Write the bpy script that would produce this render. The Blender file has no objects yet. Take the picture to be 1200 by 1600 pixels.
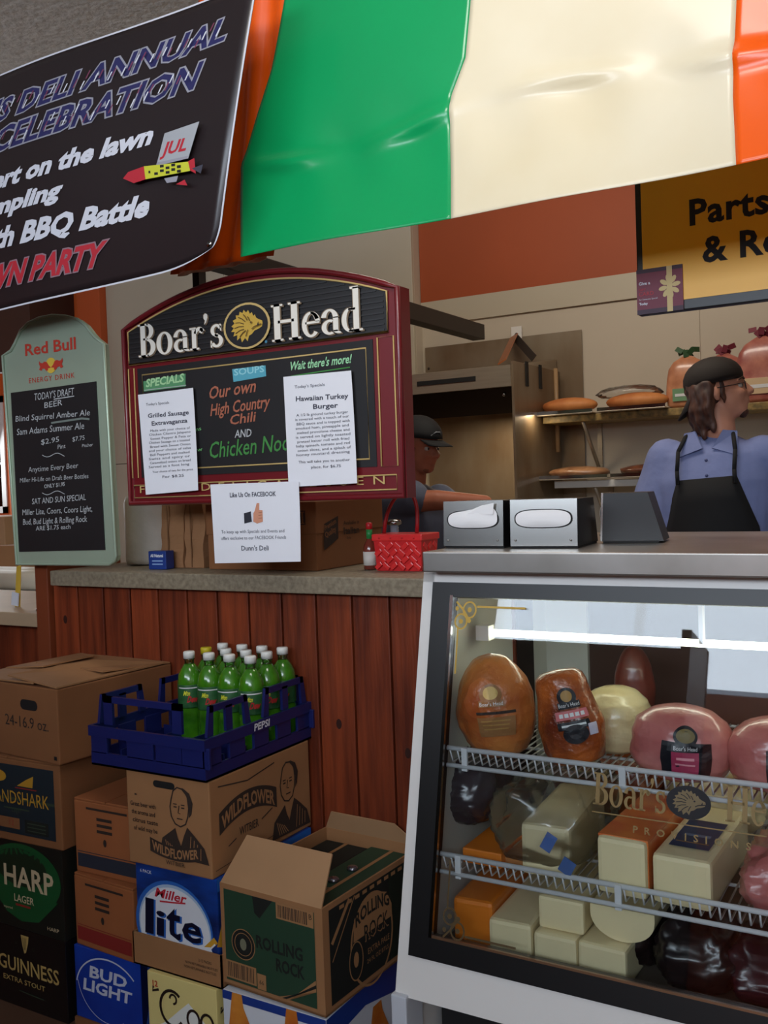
import bpy, bmesh, math, random
from mathutils import Vector, Matrix, noise, geometry
random.seed(7)
SC = bpy.context.scene
COL = SC.collection
# ---------------------------------------------------------------- camera
YAW, PITCH, ROLL, FPX = math.radians(30.5), math.radians(1.5), math.radians(2.0), 1500.0
EYE = Vector((0, 0, 1.4))
FWD = Vector((-math.sin(YAW)*math.cos(PITCH), math.cos(YAW)*math.cos(PITCH), -math.sin(PITCH)))
_r0 = Vector((math.cos(YAW), math.sin(YAW), 0)); _d0 = FWD.cross(_r0)
RGT = _r0*math.cos(ROLL) + _d0*math.sin(ROLL)
DWN = _d0*math.cos(ROLL) - _r0*math.sin(ROLL)
cam_data = bpy.data.cameras.new('camera'); cam = bpy.data.objects.new('camera', cam_data); COL.objects.link(cam)
cam_data.sensor_fit = 'VERTICAL'; cam_data.sensor_height = 24.0; cam_data.lens = 24.0*FPX/1600.0
cam_data.clip_start = 0.05
m = Matrix((( RGT.x, -DWN.x, -FWD.x, EYE.x), (RGT.y, -DWN.y, -FWD.y, EYE.y), (RGT.z, -DWN.z, -FWD.z, EYE.z), (0, 0, 0, 1)))
cam.matrix_world = m
SC.camera = cam
# ---------------------------------------------------------------- light and exposure
world = bpy.data.worlds.new('world'); SC.world = world; world.use_nodes = True
bg = world.node_tree.nodes['Background']; bg.inputs[0].default_value = (0.62, 0.78, 1.0, 1); bg.inputs[1].default_value = 2.2
SC.view_settings.view_transform = 'Standard'; SC.view_settings.look = 'None'
SC.view_settings.exposure = 0.0; SC.view_settings.gamma = 1.0; SC.view_settings.use_curve_mapping = False

def area_light(name, loc, target, sx, sy, power, color=(1, 1, 1), spread=180):
    d = bpy.data.lights.new(name, 'AREA'); d.shape = 'RECTANGLE'; d.size = sx; d.size_y = sy
    d.energy = power; d.color = color; d.spread = math.radians(spread)
    o = bpy.data.objects.new(name, d); COL.objects.link(o); o.location = loc
    o.rotation_euler = (Vector(target)-Vector(loc)).to_track_quat('-Z', 'Y').to_euler()
    return o
area_light('flag_fill_light', (-0.45, 0.70, 2.98), (-0.95, 1.95, 2.35), 0.9, 0.4, 5, (1.0, 0.96, 0.90), 100)  # added fill aimed at the flags, no fixture modelled
area_light('shop_window_light', (-0.3, -3.38, 2.62), (-0.3, 2.0, 2.4), 5.7, .92, 150, (0.80, 0.89, 1.0))
area_light('kitchen_ceiling_lamp', (-1.3, 3.2, 3.1), (-1.3, 4.3, 1.0), 1.4, 0.5, 23, (1.0, 0.90, 0.76))
area_light('dining_window_light', (-6.7, 4.6, 1.8), (-5.0, 2.4, 1.0), 0.9, 0.8, 30, (0.9, 0.96, 1.0))

# ---------------------------------------------------------------- helpers
def ray(px, py):
    return RGT*((px-600)/FPX) + DWN*((py-800)/FPX) + FWD
def at(px, py, x=None, y=None, z=None):
    d = ray(px, py)
    t = (x-EYE.x)/d.x if x is not None else (y-EYE.y)/d.y if y is not None else (z-EYE.z)/d.z
    return EYE + d*t
def proj(p):
    v = Vector(p)-EYE; w = v.dot(FWD)
    return 600+FPX*v.dot(RGT)/w, 800+FPX*v.dot(DWN)/w, w
def lin(c):
    return tuple(((v/255)/12.92 if v/255 <= .04045 else ((v/255+.055)/1.055)**2.4) for v in c)

MATS = {}
def mat(name, c, rough=.6, metal=0, coat=0, emis=0, var=0, scale=8, stretch=(1, 1, 1), bump=0, bscale=60, trans=0, alpha=1, spec=.5, c2=None, detail=4):
    if name in MATS: return MATS[name]
    m_ = bpy.data.materials.new(name); m_.use_nodes = True; nt = m_.node_tree; n = nt.nodes; L = nt.links
    b = n['Principled BSDF']; col = lin(c)+(1,)
    b.inputs['Base Color'].default_value = col; b.inputs['Roughness'].default_value = rough
    b.inputs['Metallic'].default_value = metal; b.inputs['Coat Weight'].default_value = coat
    b.inputs['Coat Roughness'].default_value = .15; b.inputs['Specular IOR Level'].default_value = spec
    b.inputs['Transmission Weight'].default_value = trans; b.inputs['Alpha'].default_value = alpha
    if emis:
        b.inputs['Emission Color'].default_value = col; b.inputs['Emission Strength'].default_value = emis
    if var or bump or c2:
        tc = n.new('ShaderNodeTexCoord'); mp = n.new('ShaderNodeMapping'); L.new(tc.outputs['Object'], mp.inputs[0])
        mp.inputs['Scale'].default_value = stretch
    if var or c2:
        nz = n.new('ShaderNodeTexNoise'); nz.inputs['Scale'].default_value = scale; nz.inputs['Detail'].default_value = detail
        L.new(mp.outputs[0], nz.inputs[0]); rp = n.new('ShaderNodeValToRGB'); L.new(nz.outputs[0], rp.inputs[0])
        lo = lin(c2)+(1,) if c2 else tuple(v*(1-var) for v in col[:3])+(1,)
        hi = col if c2 else tuple(min(1, v*(1+var)) for v in col[:3])+(1,)
        rp.color_ramp.elements[0].position = .32; rp.color_ramp.elements[1].position = .68
        rp.color_ramp.elements[0].color = lo; rp.color_ramp.elements[1].color = hi
        L.new(rp.outputs[0], b.inputs['Base Color'])
    if bump:
        bz = n.new('ShaderNodeTexNoise'); bz.inputs['Scale'].default_value = bscale; bz.inputs['Detail'].default_value = 3
        L.new(mp.outputs[0], bz.inputs[0]); bp = n.new('ShaderNodeBump'); bp.inputs['Strength'].default_value = bump
        bp.inputs['Distance'].default_value = .01; L.new(bz.outputs[0], bp.inputs['Height']); L.new(bp.outputs[0], b.inputs['Normal'])
    MATS[name] = m_
    return m_
def clear_mat(name, tint=(1, 1, 1), gloss=.06, rough=.02, haze=0, haze_col=(200, 205, 205)):
    if name in MATS: return MATS[name]
    m_ = bpy.data.materials.new(name); m_.use_nodes = True; nt = m_.node_tree; n = nt.nodes; L = nt.links
    n.remove(n['Principled BSDF']); out = n['Material Output']
    tr = n.new('ShaderNodeBsdfTransparent'); tr.inputs[0].default_value = tuple(tint)+(1,)
    gl = n.new('ShaderNodeBsdfGlossy'); gl.inputs['Roughness'].default_value = rough
    fr = n.new('ShaderNodeFresnel'); fr.inputs[0].default_value = 1.5
    ad = n.new('ShaderNodeMath'); ad.operation = 'ADD'; ad.inputs[1].default_value = gloss; L.new(fr.outputs[0], ad.inputs[0])
    mx = n.new('ShaderNodeMixShader'); L.new(ad.outputs[0], mx.inputs[0]); L.new(tr.outputs[0], mx.inputs[1]); L.new(gl.outputs[0], mx.inputs[2])
    last = mx
    if haze:
        df = n.new('ShaderNodeBsdfDiffuse'); df.inputs[0].default_value = lin(haze_col)+(1,)
        m2 = n.new('ShaderNodeMixShader'); m2.inputs[0].default_value = haze; L.new(mx.outputs[0], m2.inputs[1]); L.new(df.outputs[0], m2.inputs[2]); last = m2
    L.new(last.outputs[0], out.inputs[0]); MATS[name] = m_
    return m_

class MB:
    """collects shapes for ONE mesh object; every face keeps a material slot"""
    def __init__(s): s.v = []; s.f = []; s.m = []; s.mats = []; s.sm = []
    def _mi(s, m_):
        if m_ is None: m_ = s.mats[0] if s.mats else None
        if m_ not in s.mats: s.mats.append(m_)
        return s.mats.index(m_)
    def add(s, vs, fs, m_=None, smooth=False):
        o = len(s.v); s.v += [Vector(p) for p in vs]; k = s._mi(m_)
        for f in fs: s.f.append([i+o for i in f]); s.m.append(k); s.sm.append(smooth)
        return s
    def box(s, a, b, m_=None, rot=None, bev=0):
        x0, y0, z0 = a; x1, y1, z1 = b
        x0, x1 = min(x0, x1), max(x0, x1); y0, y1 = min(y0, y1), max(y0, y1); z0, z1 = min(z0, z1), max(z0, z1)
        if bev:
            bm = bmesh.new(); bmesh.ops.create_cube(bm, size=1)
            for v in bm.verts: v.co = Vector(((x0+x1)/2+v.co.x*(x1-x0), (y0+y1)/2+v.co.y*(y1-y0), (z0+z1)/2+v.co.z*(z1-z0)))
            bmesh.ops.bevel(bm, geom=bm.edges[:], offset=bev, segments=2, affect='EDGES', profile=.6)
            vs = [v.co.copy() for v in bm.verts]; fs = [[v.index for v in f.verts] for f in bm.faces]; bm.free()
        else:
            vs = [Vector(p) for p in ((x0,y0,z0),(x1,y0,z0),(x1,y1,z0),(x0,y1,z0),(x0,y0,z1),(x1,y0,z1),(x1,y1,z1),(x0,y1,z1))]
            fs = [(0,3,2,1),(4,5,6,7),(0,1,5,4),(1,2,6,5),(2,3,7,6),(3,0,4,7)]
        if rot is not None:
            c = Vector(((x0+x1)/2, (y0+y1)/2, (z0+z1)/2)); vs = [c+rot@(v-c) for v in vs]
        return s.add(vs, fs, m_)
    def hexa(s, p, m_=None):     # 8 corners: bottom 4 ccw, top 4 ccw
        return s.add(p, [(0,3,2,1),(4,5,6,7),(0,1,5,4),(1,2,6,5),(2,3,7,6),(3,0,4,7)], m_)
    def slab(s, q, t, m_=None):  # quad q extruded along -normal*t
        q = [Vector(p) for p in q]; n_ = (q[1]-q[0]).cross(q[3]-q[0]).normalized()*t
        return s.hexa([p-n_ for p in q]+q, m_)
    def prism(s, pts, O, U, V, t, m_=None):
        O, U, V = Vector(O), Vector(U), Vector(V); N = U.cross(V).normalized(); k = len(pts)
        f = [O+U*a+V*b for a, b in pts]; g = [p-N*t for p in f]
        return s.add(f+g, [list(range(k)), list(range(2*k-1, k-1, -1))]+[[i, i+k, (i+1) % k+k, (i+1) % k] for i in range(k)], m_)
    def tube(s, pts, r, m_=None, seg=8, cap=True, closed=False):
        pts = [Vector(p) for p in pts]; n_ = len(pts); rs = r if isinstance(r, (list, tuple)) else [r]*n_
        vs = []; fs = []; up = None
        for i, p in enumerate(pts):
            a = pts[(i-1) % n_] if (closed or i > 0) else p; b = pts[(i+1) % n_] if (closed or i < n_-1) else p
            t = (b-a).normalized()
            if up is None: up = Vector((0, 0, 1)) if abs(t.z) < .9 else Vector((1, 0, 0))
            x = t.cross(up).normalized(); y = x.cross(t).normalized(); up = y
            for k in range(seg):
                an = 2*math.pi*k/seg; vs.append(p+(x*math.cos(an)+y*math.sin(an))*rs[i])
        for i in range(n_ if closed else n_-1):
            j = (i+1) % n_
            for k in range(seg):
                l = (k+1) % seg; fs.append((i*seg+k, i*seg+l, j*seg+l, j*seg+k))
        if cap and not closed:
            fs.append(list(range(seg-1, -1, -1))); fs.append([(n_-1)*seg+k for k in range(seg)])
        return s.add(vs, fs, m_, True)
    def lathe(s, prof, m_=None, seg=20, c=(0, 0, 0), sx=1, sy=1):
        c = Vector(c); vs = []; fs = []; n_ = len(prof)
        for (r, z) in prof:
            for k in range(seg):
                an = 2*math.pi*k/seg; vs.append(c+Vector((r*math.cos(an)*sx, r*math.sin(an)*sy, z)))
        for i in range(n_-1):
            for k in range(seg):
                l = (k+1) % seg; fs.append((i*seg+k, i*seg+l, (i+1)*seg+l, (i+1)*seg+k))
        fs.append(list(range(seg-1, -1, -1))); fs.append([(n_-1)*seg+k for k in range(seg)])
        return s.add(vs, fs, m_, True)
    def ball(s, c, r, m_=None, seg=16, rot=None, fn=None):
        c = Vector(c); r = r if isinstance(r, (list, tuple)) else (r, r, r); vs = []; fs = []; h = seg//2
        for i in range(h+1):
            th = math.pi*i/h
            for k in range(seg):
                ph = 2*math.pi*k/seg
                d = Vector((math.sin(th)*math.cos(ph), math.sin(th)*math.sin(ph), math.cos(th)))
                q = 1 if fn is None else fn(d)
                p = Vector((d.x*r[0]*q, d.y*r[1]*q, d.z*r[2]*q))
                vs.append(c+(rot@p if rot is not None else p))
        for i in range(h):
            for k in range(seg):
                l = (k+1) % seg; fs.append((i*seg+k, (i+1)*seg+k, (i+1)*seg+l, i*seg+l))
        return s.add(vs, fs, m_, True)
    def build(s, name, parent=None, mat_=None):
        me = bpy.data.meshes.new(name)
        off = parent.location if parent is not None and parent.get('_world') else None
        vs = s.v
        if parent is not None and parent.parent is None and parent.get('wl'): vs = [v-Vector(parent['wl']) for v in s.v]
        elif parent is not None and parent.parent is not None and parent.parent.get('wl'): vs = [v-Vector(parent.parent['wl']) for v in s.v]
        me.from_pydata([tuple(v) for v in vs], [], s.f)
        for mm in s.mats:
            me.materials.append(mm if mm is not None else mat_)
        me.polygons.foreach_set('material_index', s.m); me.polygons.foreach_set('use_smooth', s.sm)
        me.update()
        bm = bmesh.new(); bm.from_mesh(me); bmesh.ops.remove_doubles(bm, verts=bm.verts, dist=1e-6)
        if not getattr(s, 'keep', False): bmesh.ops.recalc_face_normals(bm, faces=bm.faces)
        bm.to_mesh(me); bm.free()
        o = bpy.data.objects.new(name, me); COL.objects.link(o)
        if parent is not None: o.parent = parent
        return o

def thing(name, label, cat, loc=(0, 0, 0), rotz=0, group=None, world=False):
    """an Empty at the thing's base; world=True: its parts are given in world coordinates"""
    o = bpy.data.objects.new(name, None); COL.objects.link(o); o.empty_display_size = .05
    o.location = loc; o.rotation_euler = (0, 0, rotz); o['label'] = label; o['category'] = cat
    if group: o['group'] = group
    if world: o['wl'] = tuple(loc)
    return o
def tag(o, label, cat, group=None, kind=None):
    if label: o['label'] = label
    if cat: o['category'] = cat
    if group: o['group'] = group
    if kind: o['kind'] = kind
    return o
def struct(o, label, cat='structure'):
    o['kind'] = 'structure'; o['label'] = label; o['category'] = cat; return o
def copy_tree(o, parent=None):
    c = o.copy(); COL.objects.link(c); c.parent = parent
    for ch in [k for k in o.children]: copy_tree(ch, c)
    return c

# ---------------------------------------------------------------- flat print (lettering, artwork) on a plane or a curved skin
_TX = {}
def text_shape(s, bold=0, space=1.0):
    k = (s, round(bold, 3), space)
    if k not in _TX:
        cu = bpy.data.curves.new('t', 'FONT'); cu.body = s; cu.size = 1; cu.fill_mode = 'FRONT'; cu.resolution_u = 2
        cu.offset = bold; cu.space_character = space
        ob = bpy.data.objects.new('t', cu); me = ob.to_mesh()
        vs = [(v.co.x/.70, v.co.y/.70) for v in me.vertices]; fs = [tuple(p.vertices) for p in me.polygons]
        ob.to_mesh_clear(); bpy.data.objects.remove(ob); bpy.data.curves.remove(cu)
        _TX[k] = (vs, fs)
    return _TX[k]
class Print:
    def __init__(s, O, U, V, fn=None, step=.00008):
        s.O, s.U, s.V = Vector(O), Vector(U).normalized(), Vector(V).normalized(); s.N = s.U.cross(s.V).normalized()
        s.fn = fn; s.h = .0004; s.step = step; s.mb = MB(); s.mb.keep = True
    def P(s, u, v, h=None):
        h = s.h if h is None else h
        return s.fn(u, v, h) if s.fn else s.O+s.U*u+s.V*v+s.N*h
    def poly(s, pts, m_, inc=True):
        s.mb.add([s.P(*p) for p in pts], [list(range(len(pts)))], m_)
        if inc: s.h += s.step
    def rect(s, u0, v0, u1, v1, m_, n_=None):
        if n_ is None: n_ = 1 if s.fn is None else 8
        vs = []; fs = []
        for i in range(n_+1):
            for j in range(n_+1): vs.append(s.P(u0+(u1-u0)*i/n_, v0+(v1-v0)*j/n_))
        for i in range(n_):
            for j in range(n_):
                a = i*(n_+1)+j; fs.append((a, a+n_+1, a+n_+2, a+1))
        s.mb.add(vs, fs, m_); s.h += s.step
    def ell(s, u, v, ru, rv, m_, n_=28, rot=0):
        c, q = math.cos(rot), math.sin(rot)
        pts = []
        for k in range(n_):
            a = 2*math.pi*k/n_; x, y = ru*math.cos(a), rv*math.sin(a); pts.append((u+x*c-y*q, v+x*q+y*c))
        if s.fn:
            s.mb.add([s.P(u, v)]+[s.P(u+(a-u)*.5, v+(b-v)*.5) for a, b in pts]+[s.P(*p) for p in pts],
                     [(0, 1+k, 1+(k+1) % n_) for k in range(n_)]+[(1+k, 1+n_+k, 1+n_+(k+1) % n_, 1+(k+1) % n_) for k in range(n_)], m_)
            s.h += s.step
        else: s.poly(pts, m_)
    def ring(s, u, v, ru, rv, w, m_, a0=0, a1=360, n_=28, rot=0):
        pts = []
        c, q = math.cos(rot), math.sin(rot)
        for k in range(n_+1):
            a = math.radians(a0+(a1-a0)*k/n_); x, y = ru*math.cos(a), rv*math.sin(a); pts.append((u+x*c-y*q, v+x*q+y*c))
        s.stroke(pts, w, m_)
    def stroke(s, pts, w, m_, taper=False):
        vs = []; k = len(pts)
        for i, p in enumerate(pts):
            a = pts[max(i-1, 0)]; b = pts[min(i+1, k-1)]; t = Vector((b[0]-a[0], b[1]-a[1]))
            if t.length == 0: t = Vector((1, 0))
            t.normalize(); ww = w/2*(1 if not taper else max(.15, math.sin(math.pi*(i+.3)/(k-.4))))
            vs.append(s.P(p[0]-t.y*ww, p[1]+t.x*ww)); vs.append(s.P(p[0]+t.y*ww, p[1]-t.x*ww))
        s.mb.add(vs, [(2*i, 2*i+1, 2*i+3, 2*i+2) for i in range(k-1)], m_); s.h += s.step
    def shape(s, vs, fs, m_, fx):
        s.mb.add([s.P(*fx(*v)) for v in vs], fs, m_); s.h += s.step
    def text(s, t, u, v, size, m_, w=None, bold=0, shear=0, rot=0, align='l', space=1.0, arch=0, fade=None):
        """size = cap height; w = squeeze to this width; arch = sagitta of an arched baseline"""
        vs, fs = text_shape(t, bold, space)
        if not vs: return
        x0 = min(a for a, b in vs); x1 = max(a for a, b in vs); W = (x1-x0) or 1
        sx = w/W if w else size
        wd = sx*W; off = {'l': 0, 'c': -wd/2, 'r': -wd}[align]; c, q = math.cos(rot), math.sin(rot)
        def fx(a, b):
            x = (a-x0)*sx+off; y = b*size; xx = x+y*shear
            if arch: y += arch*(1-(2*(x-off)/wd-1)**2)
            return (u+xx*c-y*q, v+xx*q+y*c)
        s.shape(vs, fs, m_, fx)
    def build(s, name, parent=None):
        return s.mb.build(name, parent)

# serif capitals for the deli wordmark: every glyph = list of polygons in em units
def _arc(cx, cy, ro, ri, a0, a1, n_=18):
    o = [(cx+ro[0]*math.cos(math.radians(a0+(a1-a0)*k/n_)), cy+ro[1]*math.sin(math.radians(a0+(a1-a0)*k/n_))) for k in range(n_+1)]
    i = [(cx+ri[0]*math.cos(math.radians(a1+(a0-a1)*k/n_)), cy+ri[1]*math.sin(math.radians(a1+(a0-a1)*k/n_))) for k in range(n_+1)]
    q = []
    for k in range(n_): q.append([o[k], o[k+1], i[n_-k-1], i[n_-k]])
    return q
def _q(a, b, c, d): return [[(a, b), (c, b), (c, d), (a, d)]]
SERIF = {
 'B': (.68, _q(.10,0,.28,1)+_q(0,0,.4,.05)+_q(0,.95,.4,1)+_arc(.34,.27,(.32,.27),(.14,.2),-90,90)+_arc(.34,.76,(.26,.24),(.10,.17),-90,90)+_q(.2,.5,.36,.56)),
 'o': (.62, _arc(.30,.33,(.30,.345),(.14,.29),0,360,28)),
 'a': (.58, _arc(.25,.19,(.24,.20),(.10,.14),60,300)+_arc(.25,.42,(.25,.25),(.10,.19),0,170)+_q(.35,.06,.5,.45)+_arc(.53,.1,(.18,.1),(.05,.05),180,290)),
 'r': (.48, _q(.08,0,.23,.62)+_q(0,0,.33,.05)+_q(0,.61,.23,.66)+_arc(.35,.45,(.2,.21),(.09,.1),25,170)+[[(.34,.5),(.44,.46),(.5,.53),(.47,.62),(.38,.64)]]),
 "'": (.20, [[(.02,.98),(.08,1.03),(.15,1.0),(.16,.9),(.10,.76),(.03,.70),(.07,.82),(.02,.88)]]),
 's': (.48, _arc(.23,.49,(.2,.18),(.08,.11),20,270)+_arc(.23,.18,(.22,.19),(.09,.12),-160,90)+_q(.17,.30,.29,.39)+[[(.34,.66),(.40,.66),(.40,.46),(.37,.46)]]+[[(.02,0),(.07,0),(.06,.2),(.02,.2)]]),
 'H': (.92, _q(.08,0,.27,1)+_q(.62,0,.81,1)+_q(0,0,.36,.05)+_q(.53,0,.9,.05)+_q(0,.95,.36,1)+_q(.53,.95,.9,1)+_q(.2,.48,.7,.56)),
 'e': (.56, _arc(.27,.33,(.27,.345),(.13,.28),25,318)+_q(.1,.35,.53,.41)+_arc(.27,.41,(.27,.265),(.13,.2),-5,90)),
 'd': (.64, _arc(.25,.31,(.25,.32),(.11,.26),60,300)+_q(.34,0,.5,1.15)+_q(.26,1.11,.5,1.17)+_q(.34,0,.6,.05)+_q(.2,.56,.4,.62)+_q(.2,0,.4,.05)),
}
def serif(pr, word, u, v, h, m_, w=None, shadow=None, sh=(.035, -.03)):
    W = 0; L = []
    for ch in word:
        adv, ps = SERIF[ch]; L.append((W, ps)); W += adv+.02
    sx = (w/W) if w else h
    def go(dx, dy, mm):
        vs = []; fs = []
        for x, ps in L:
            for p in ps:
                o = len(vs); vs += [(x+a, b) for a, b in p]; fs.append(list(range(o, o+len(p))))
        pr.shape(vs, fs, mm, lambda a, b: (u+(a+dx)*sx, v+(b+dy)*h))
    if shadow:
        for d in ((sh[0], sh[1]), (sh[0]*.6, sh[1]*.6), (-.02, .02)): go(d[0], d[1], shadow)
    go(0, 0, m_)
BOAR = [(.80,.02),(.78,.14),(.62,.22),(.50,.30),(.44,.46),(.36,.40),(.30,.58),(.20,.52),(.12,.70),(.02,.60),(-.10,.74),(-.16,.60),(-.30,.68),(-.34,.52),(-.50,.54),(-.48,.38),(-.66,.32),(-.58,.18),(-.74,.06),(-.62,-.02),(-.76,-.18),(-.58,-.20),(-.66,-.40),(-.46,-.36),(-.48,-.60),(-.30,-.48),(-.24,-.72),(-.08,-.54),(.04,-.70),(.12,-.46),(.26,-.40),(.40,-.26),(.60,-.20),(.76,-.12)]
def boar(pr, u, v, ru, rv, rim, field, gold, dark):
    if rim: pr.ell(u, v, ru*1.1, rv*1.1, rim)
    pr.ell(u, v, ru, rv, field)
    pr.poly([(u+a*ru*.95, v+b*rv*1.05) for a, b in BOAR], gold)
    for (a, b, c, d) in ((-.5,.2,-.1,.1),(-.55,-.05,-.1,-.02),(-.5,-.3,-.1,-.15),(-.35,.45,-.02,.2),(-.1,.55,.08,.25),(-.3,-.5,0,-.22),(.1,.42,.2,.2),(0,-.5,.12,-.2)):
        pr.stroke([(u+a*ru, v+b*rv), (u+(a+c)/2*ru, v+((b+d)/2+.04)*rv), (u+c*ru, v+d*rv)], ru*.035, dark)
    pr.ell(u+.27*ru, v+.12*rv, ru*.045, rv*.05, dark); pr.stroke([(u+.75*ru, v-.02*rv), (u+.42*ru, v-.1*rv), (u+.3*ru, v-.2*rv)], ru*.04, dark)
    pr.poly([(u+.55*ru, v-.06*rv), (u+.62*ru, v+.12*rv), (u+.64*ru, v-.06*rv)], field)
# ---------------------------------------------------------------- materials of the place
M_kwall = mat('kitchen_wall_paint', (196, 184, 166), .55, var=.04, scale=2)
M_orange = mat('orange_wall_paint', (205, 92, 34), .6, var=.05, scale=2)
M_beige = mat('beige_panel', (190, 180, 160), .45, var=.04, scale=2)
M_ceil = mat('textured_ceiling', (228, 230, 226), .8, bump=1.0, bscale=38, var=.14, scale=34)
M_floor = mat('floor_tile', (96, 70, 55), .35, var=.15, scale=5)
M_wood = mat('red_brown_plank', (132, 58, 30), .42, c2=(86, 35, 19), scale=3.0, stretch=(14, 14, 1.1), detail=6, bump=.15, bscale=9)
M_wood2 = mat('red_brown_plank_light', (144, 64, 33), .42, c2=(96, 40, 21), scale=3.4, stretch=(12, 12, .9), detail=6, bump=.15, bscale=9)
M_knot = mat('dark_knot', (50, 22, 14), .5)
M_ledge = mat('speckled_grey_laminate', (150, 138, 116), .5, c2=(118, 106, 88), scale=70)
M_steel = mat('brushed_stainless', (176, 164, 146), .36, metal=.65, var=.06, scale=6, stretch=(1, 1, 14))
M_steel2 = mat('stained_stainless', (150, 136, 116), .42, metal=.5, c2=(122, 98, 72), scale=4, stretch=(1, 1, .5))
M_chrome = mat('chrome', (160, 158, 156), .12, metal=1)
M_black = mat('black_plastic', (18, 17, 18), .38)
M_blackm = mat('matt_black', (12, 11, 12), .75)
M_white = mat('white_enamel', (225, 222, 218), .38)
M_paper = mat('white_paper', (240, 240, 246), .8)
M_ink = mat('grey_print_ink', (70, 70, 84), .8)
M_inkd = mat('black_print_ink', (26, 25, 30), .75)
M_kraft = mat('kraft_cardboard', (158, 112, 72), .85, var=.05, scale=9)
M_kraft2 = mat('dark_kraft_cardboard', (132, 84, 48), .85, var=.06, scale=7)
M_kraftin = mat('inner_cardboard', (172, 132, 94), .85, var=.04, scale=9)
M_kink = mat('brown_black_box_ink', (48, 34, 26), .8)
M_glass = clear_mat('case_glass', (.93, .95, .95), gloss=.0, rough=.015)
M_clear = clear_mat('clear_plastic', (.95, .97, .96), gloss=.12, rough=.10)
M_gold = mat('gold_leaf', (186, 150, 62), .45, metal=.3)
M_dim = mat('charcoal_metal', (40, 34, 28), .5, metal=.2)

# ---------------------------------------------------------------- room shell
CE = 3.2
struct(MB().box((-8, -3.5, -.1), (3.2, 5.0, 0), M_floor).build('floor'), 'dark brown tiled shop floor', 'floor')
struct(MB().box((-8, -3.5, CE), (3.2, 5.0, CE+.12), M_ceil).build('ceiling'), 'rough textured grey ceiling', 'ceiling')
KY = 4.90
b = MB()
ZO = 2.443; XO = -2.586
b.box((XO, KY, 0), (3.2, KY+.1, ZO), M_kwall); b.box((XO, KY-.012, ZO), (3.2, KY+.1, CE), mat('rust_orange_paint', (164, 74, 32), .6, var=.05, scale=2))
b.box((-5.0, KY, 0), (XO, KY+.1, CE), M_kwall)
WX0, WX1, WZ0, WZ1 = -7.4, -6.24, 1.30, 2.20
b.box((-8, KY, 0), (WX0, KY+.1, CE), M_orange); b.box((WX1, KY, 0), (-5.0, KY+.1, CE), M_orange)
b.box((WX0, KY, 0), (WX1, KY+.1, WZ0), M_orange); b.box((WX0, KY, WZ1), (WX1, KY+.1, CE), M_orange)
wk = struct(b.build('wall_back'), 'back wall, orange paint above off-white wall panels', 'wall')
t_ = MB().box((XO, KY-.016, ZO-.13), (3.2, KY, ZO), M_beige)
t_.build('panel_strip', wk)
bb = MB()
for xx in (-2.29, -1.05, .2): bb.box((xx-.006, KY-.005, 1.0), (xx+.006, KY, ZO-.13), M_kwall)
bb.build('seam_strip', wk)
# boxed chase left of the kitchen wall: large beige panels with joints
ch = thing('wall_left', '', '', (0, 0, 0)); del ch['category']; ch['kind'] = 'structure'; ch['label'] = 'beige panelled wall bay behind the maroon menu board'
CY = 4.80
xs = [-5.0, -3.95, XO-.002]; zs = [0, 1.62, 2.9, CE]
for i in range(2):
    for j in range(3):
        MB().box((xs[i]+.002, CY, zs[j]+.002), (xs[i+1]-.002, KY-.001, zs[j+1]-.002), M_beige, bev=.004).build('panel', ch)
b = MB().box((-5.0, CY+.02, .0), (XO-.003, KY-.001, CE-.001), M_kwall); b.build('joint_backing', ch)
struct(MB().box((-5.22, CY-.06, 0), (-5.0, KY-.002, CE-.001), mat('orange_post_paint', (190, 84, 36), .55), bev=.004).build('trim_1'), 'orange painted post at the end of the beige wall', 'post')
struct(MB().box((-5.80, CY-.3, 2.30), (-5.42, KY-.002, CE-.001), mat('dark_brown_beam', (66, 38, 26), .6), bev=.004).build('trim_2'), 'dark brown bulkhead above the green headed board', 'beam')
struct(MB().box((3.1, -3.5, 0), (3.2, 4.9, CE), M_kwall).build('wall_right'), 'plain painted wall right of the kitchen', 'wall')
struct(MB().box((-8.1, -3.5, 0), (-8, 5.0, CE), M_orange).build('wall_left.001'), 'orange wall at the far left of the dining room', 'wall')
b = MB(); FY = -3.5
b.box((-8, FY-.1, 0), (3.2, FY, 2.15), M_orange); b.box((-8, FY-.1, 3.1), (3.2, FY, CE), M_orange)
b.box((-8, FY-.1, 2.15), (-3.2, FY, 3.1), M_orange); b.box((2.6, FY-.1, 2.15), (3.2, FY, 3.1), M_orange)
struct(b.build('wall_front'), 'shop front wall below the high windows', 'wall')
w2 = thing('window_2', '', '', (0, 0, 0)); del w2['category']; w2['kind'] = 'structure'; w2['label'] = 'band of high shop front windows'
b = MB()
for k in range(6):
    xx = -3.2+5.8*k/5; b.box((xx-.03, FY-.08, 2.15), (xx+.03, FY-.02, 3.1), M_white)
b.build('frame', w2)
# bright window at far left
w1 = thing('window_1', '', '', (0, 0, 0)); del w1['category']; w1['kind'] = 'structure'; w1['label'] = 'bright daylit window at the far left edge'
b = MB(); T = .05
for a in ((WX0, WZ0, WX1, WZ0+T), (WX0, WZ1-T, WX1, WZ1), (WX0, WZ0, WX0+T, WZ1), (WX1-T, WZ0, WX1, WZ1), (-6.84, WZ0, -6.80, WZ1)):
    b.box((a[0], KY-.01, a[1]), (a[2], KY+.06, a[3]), M_white)
b.build('frame', w1)
MB().box((WX0, KY+.02, WZ0), (WX1, KY+.026, WZ1), M_glass).build('pane', w1)

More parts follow.
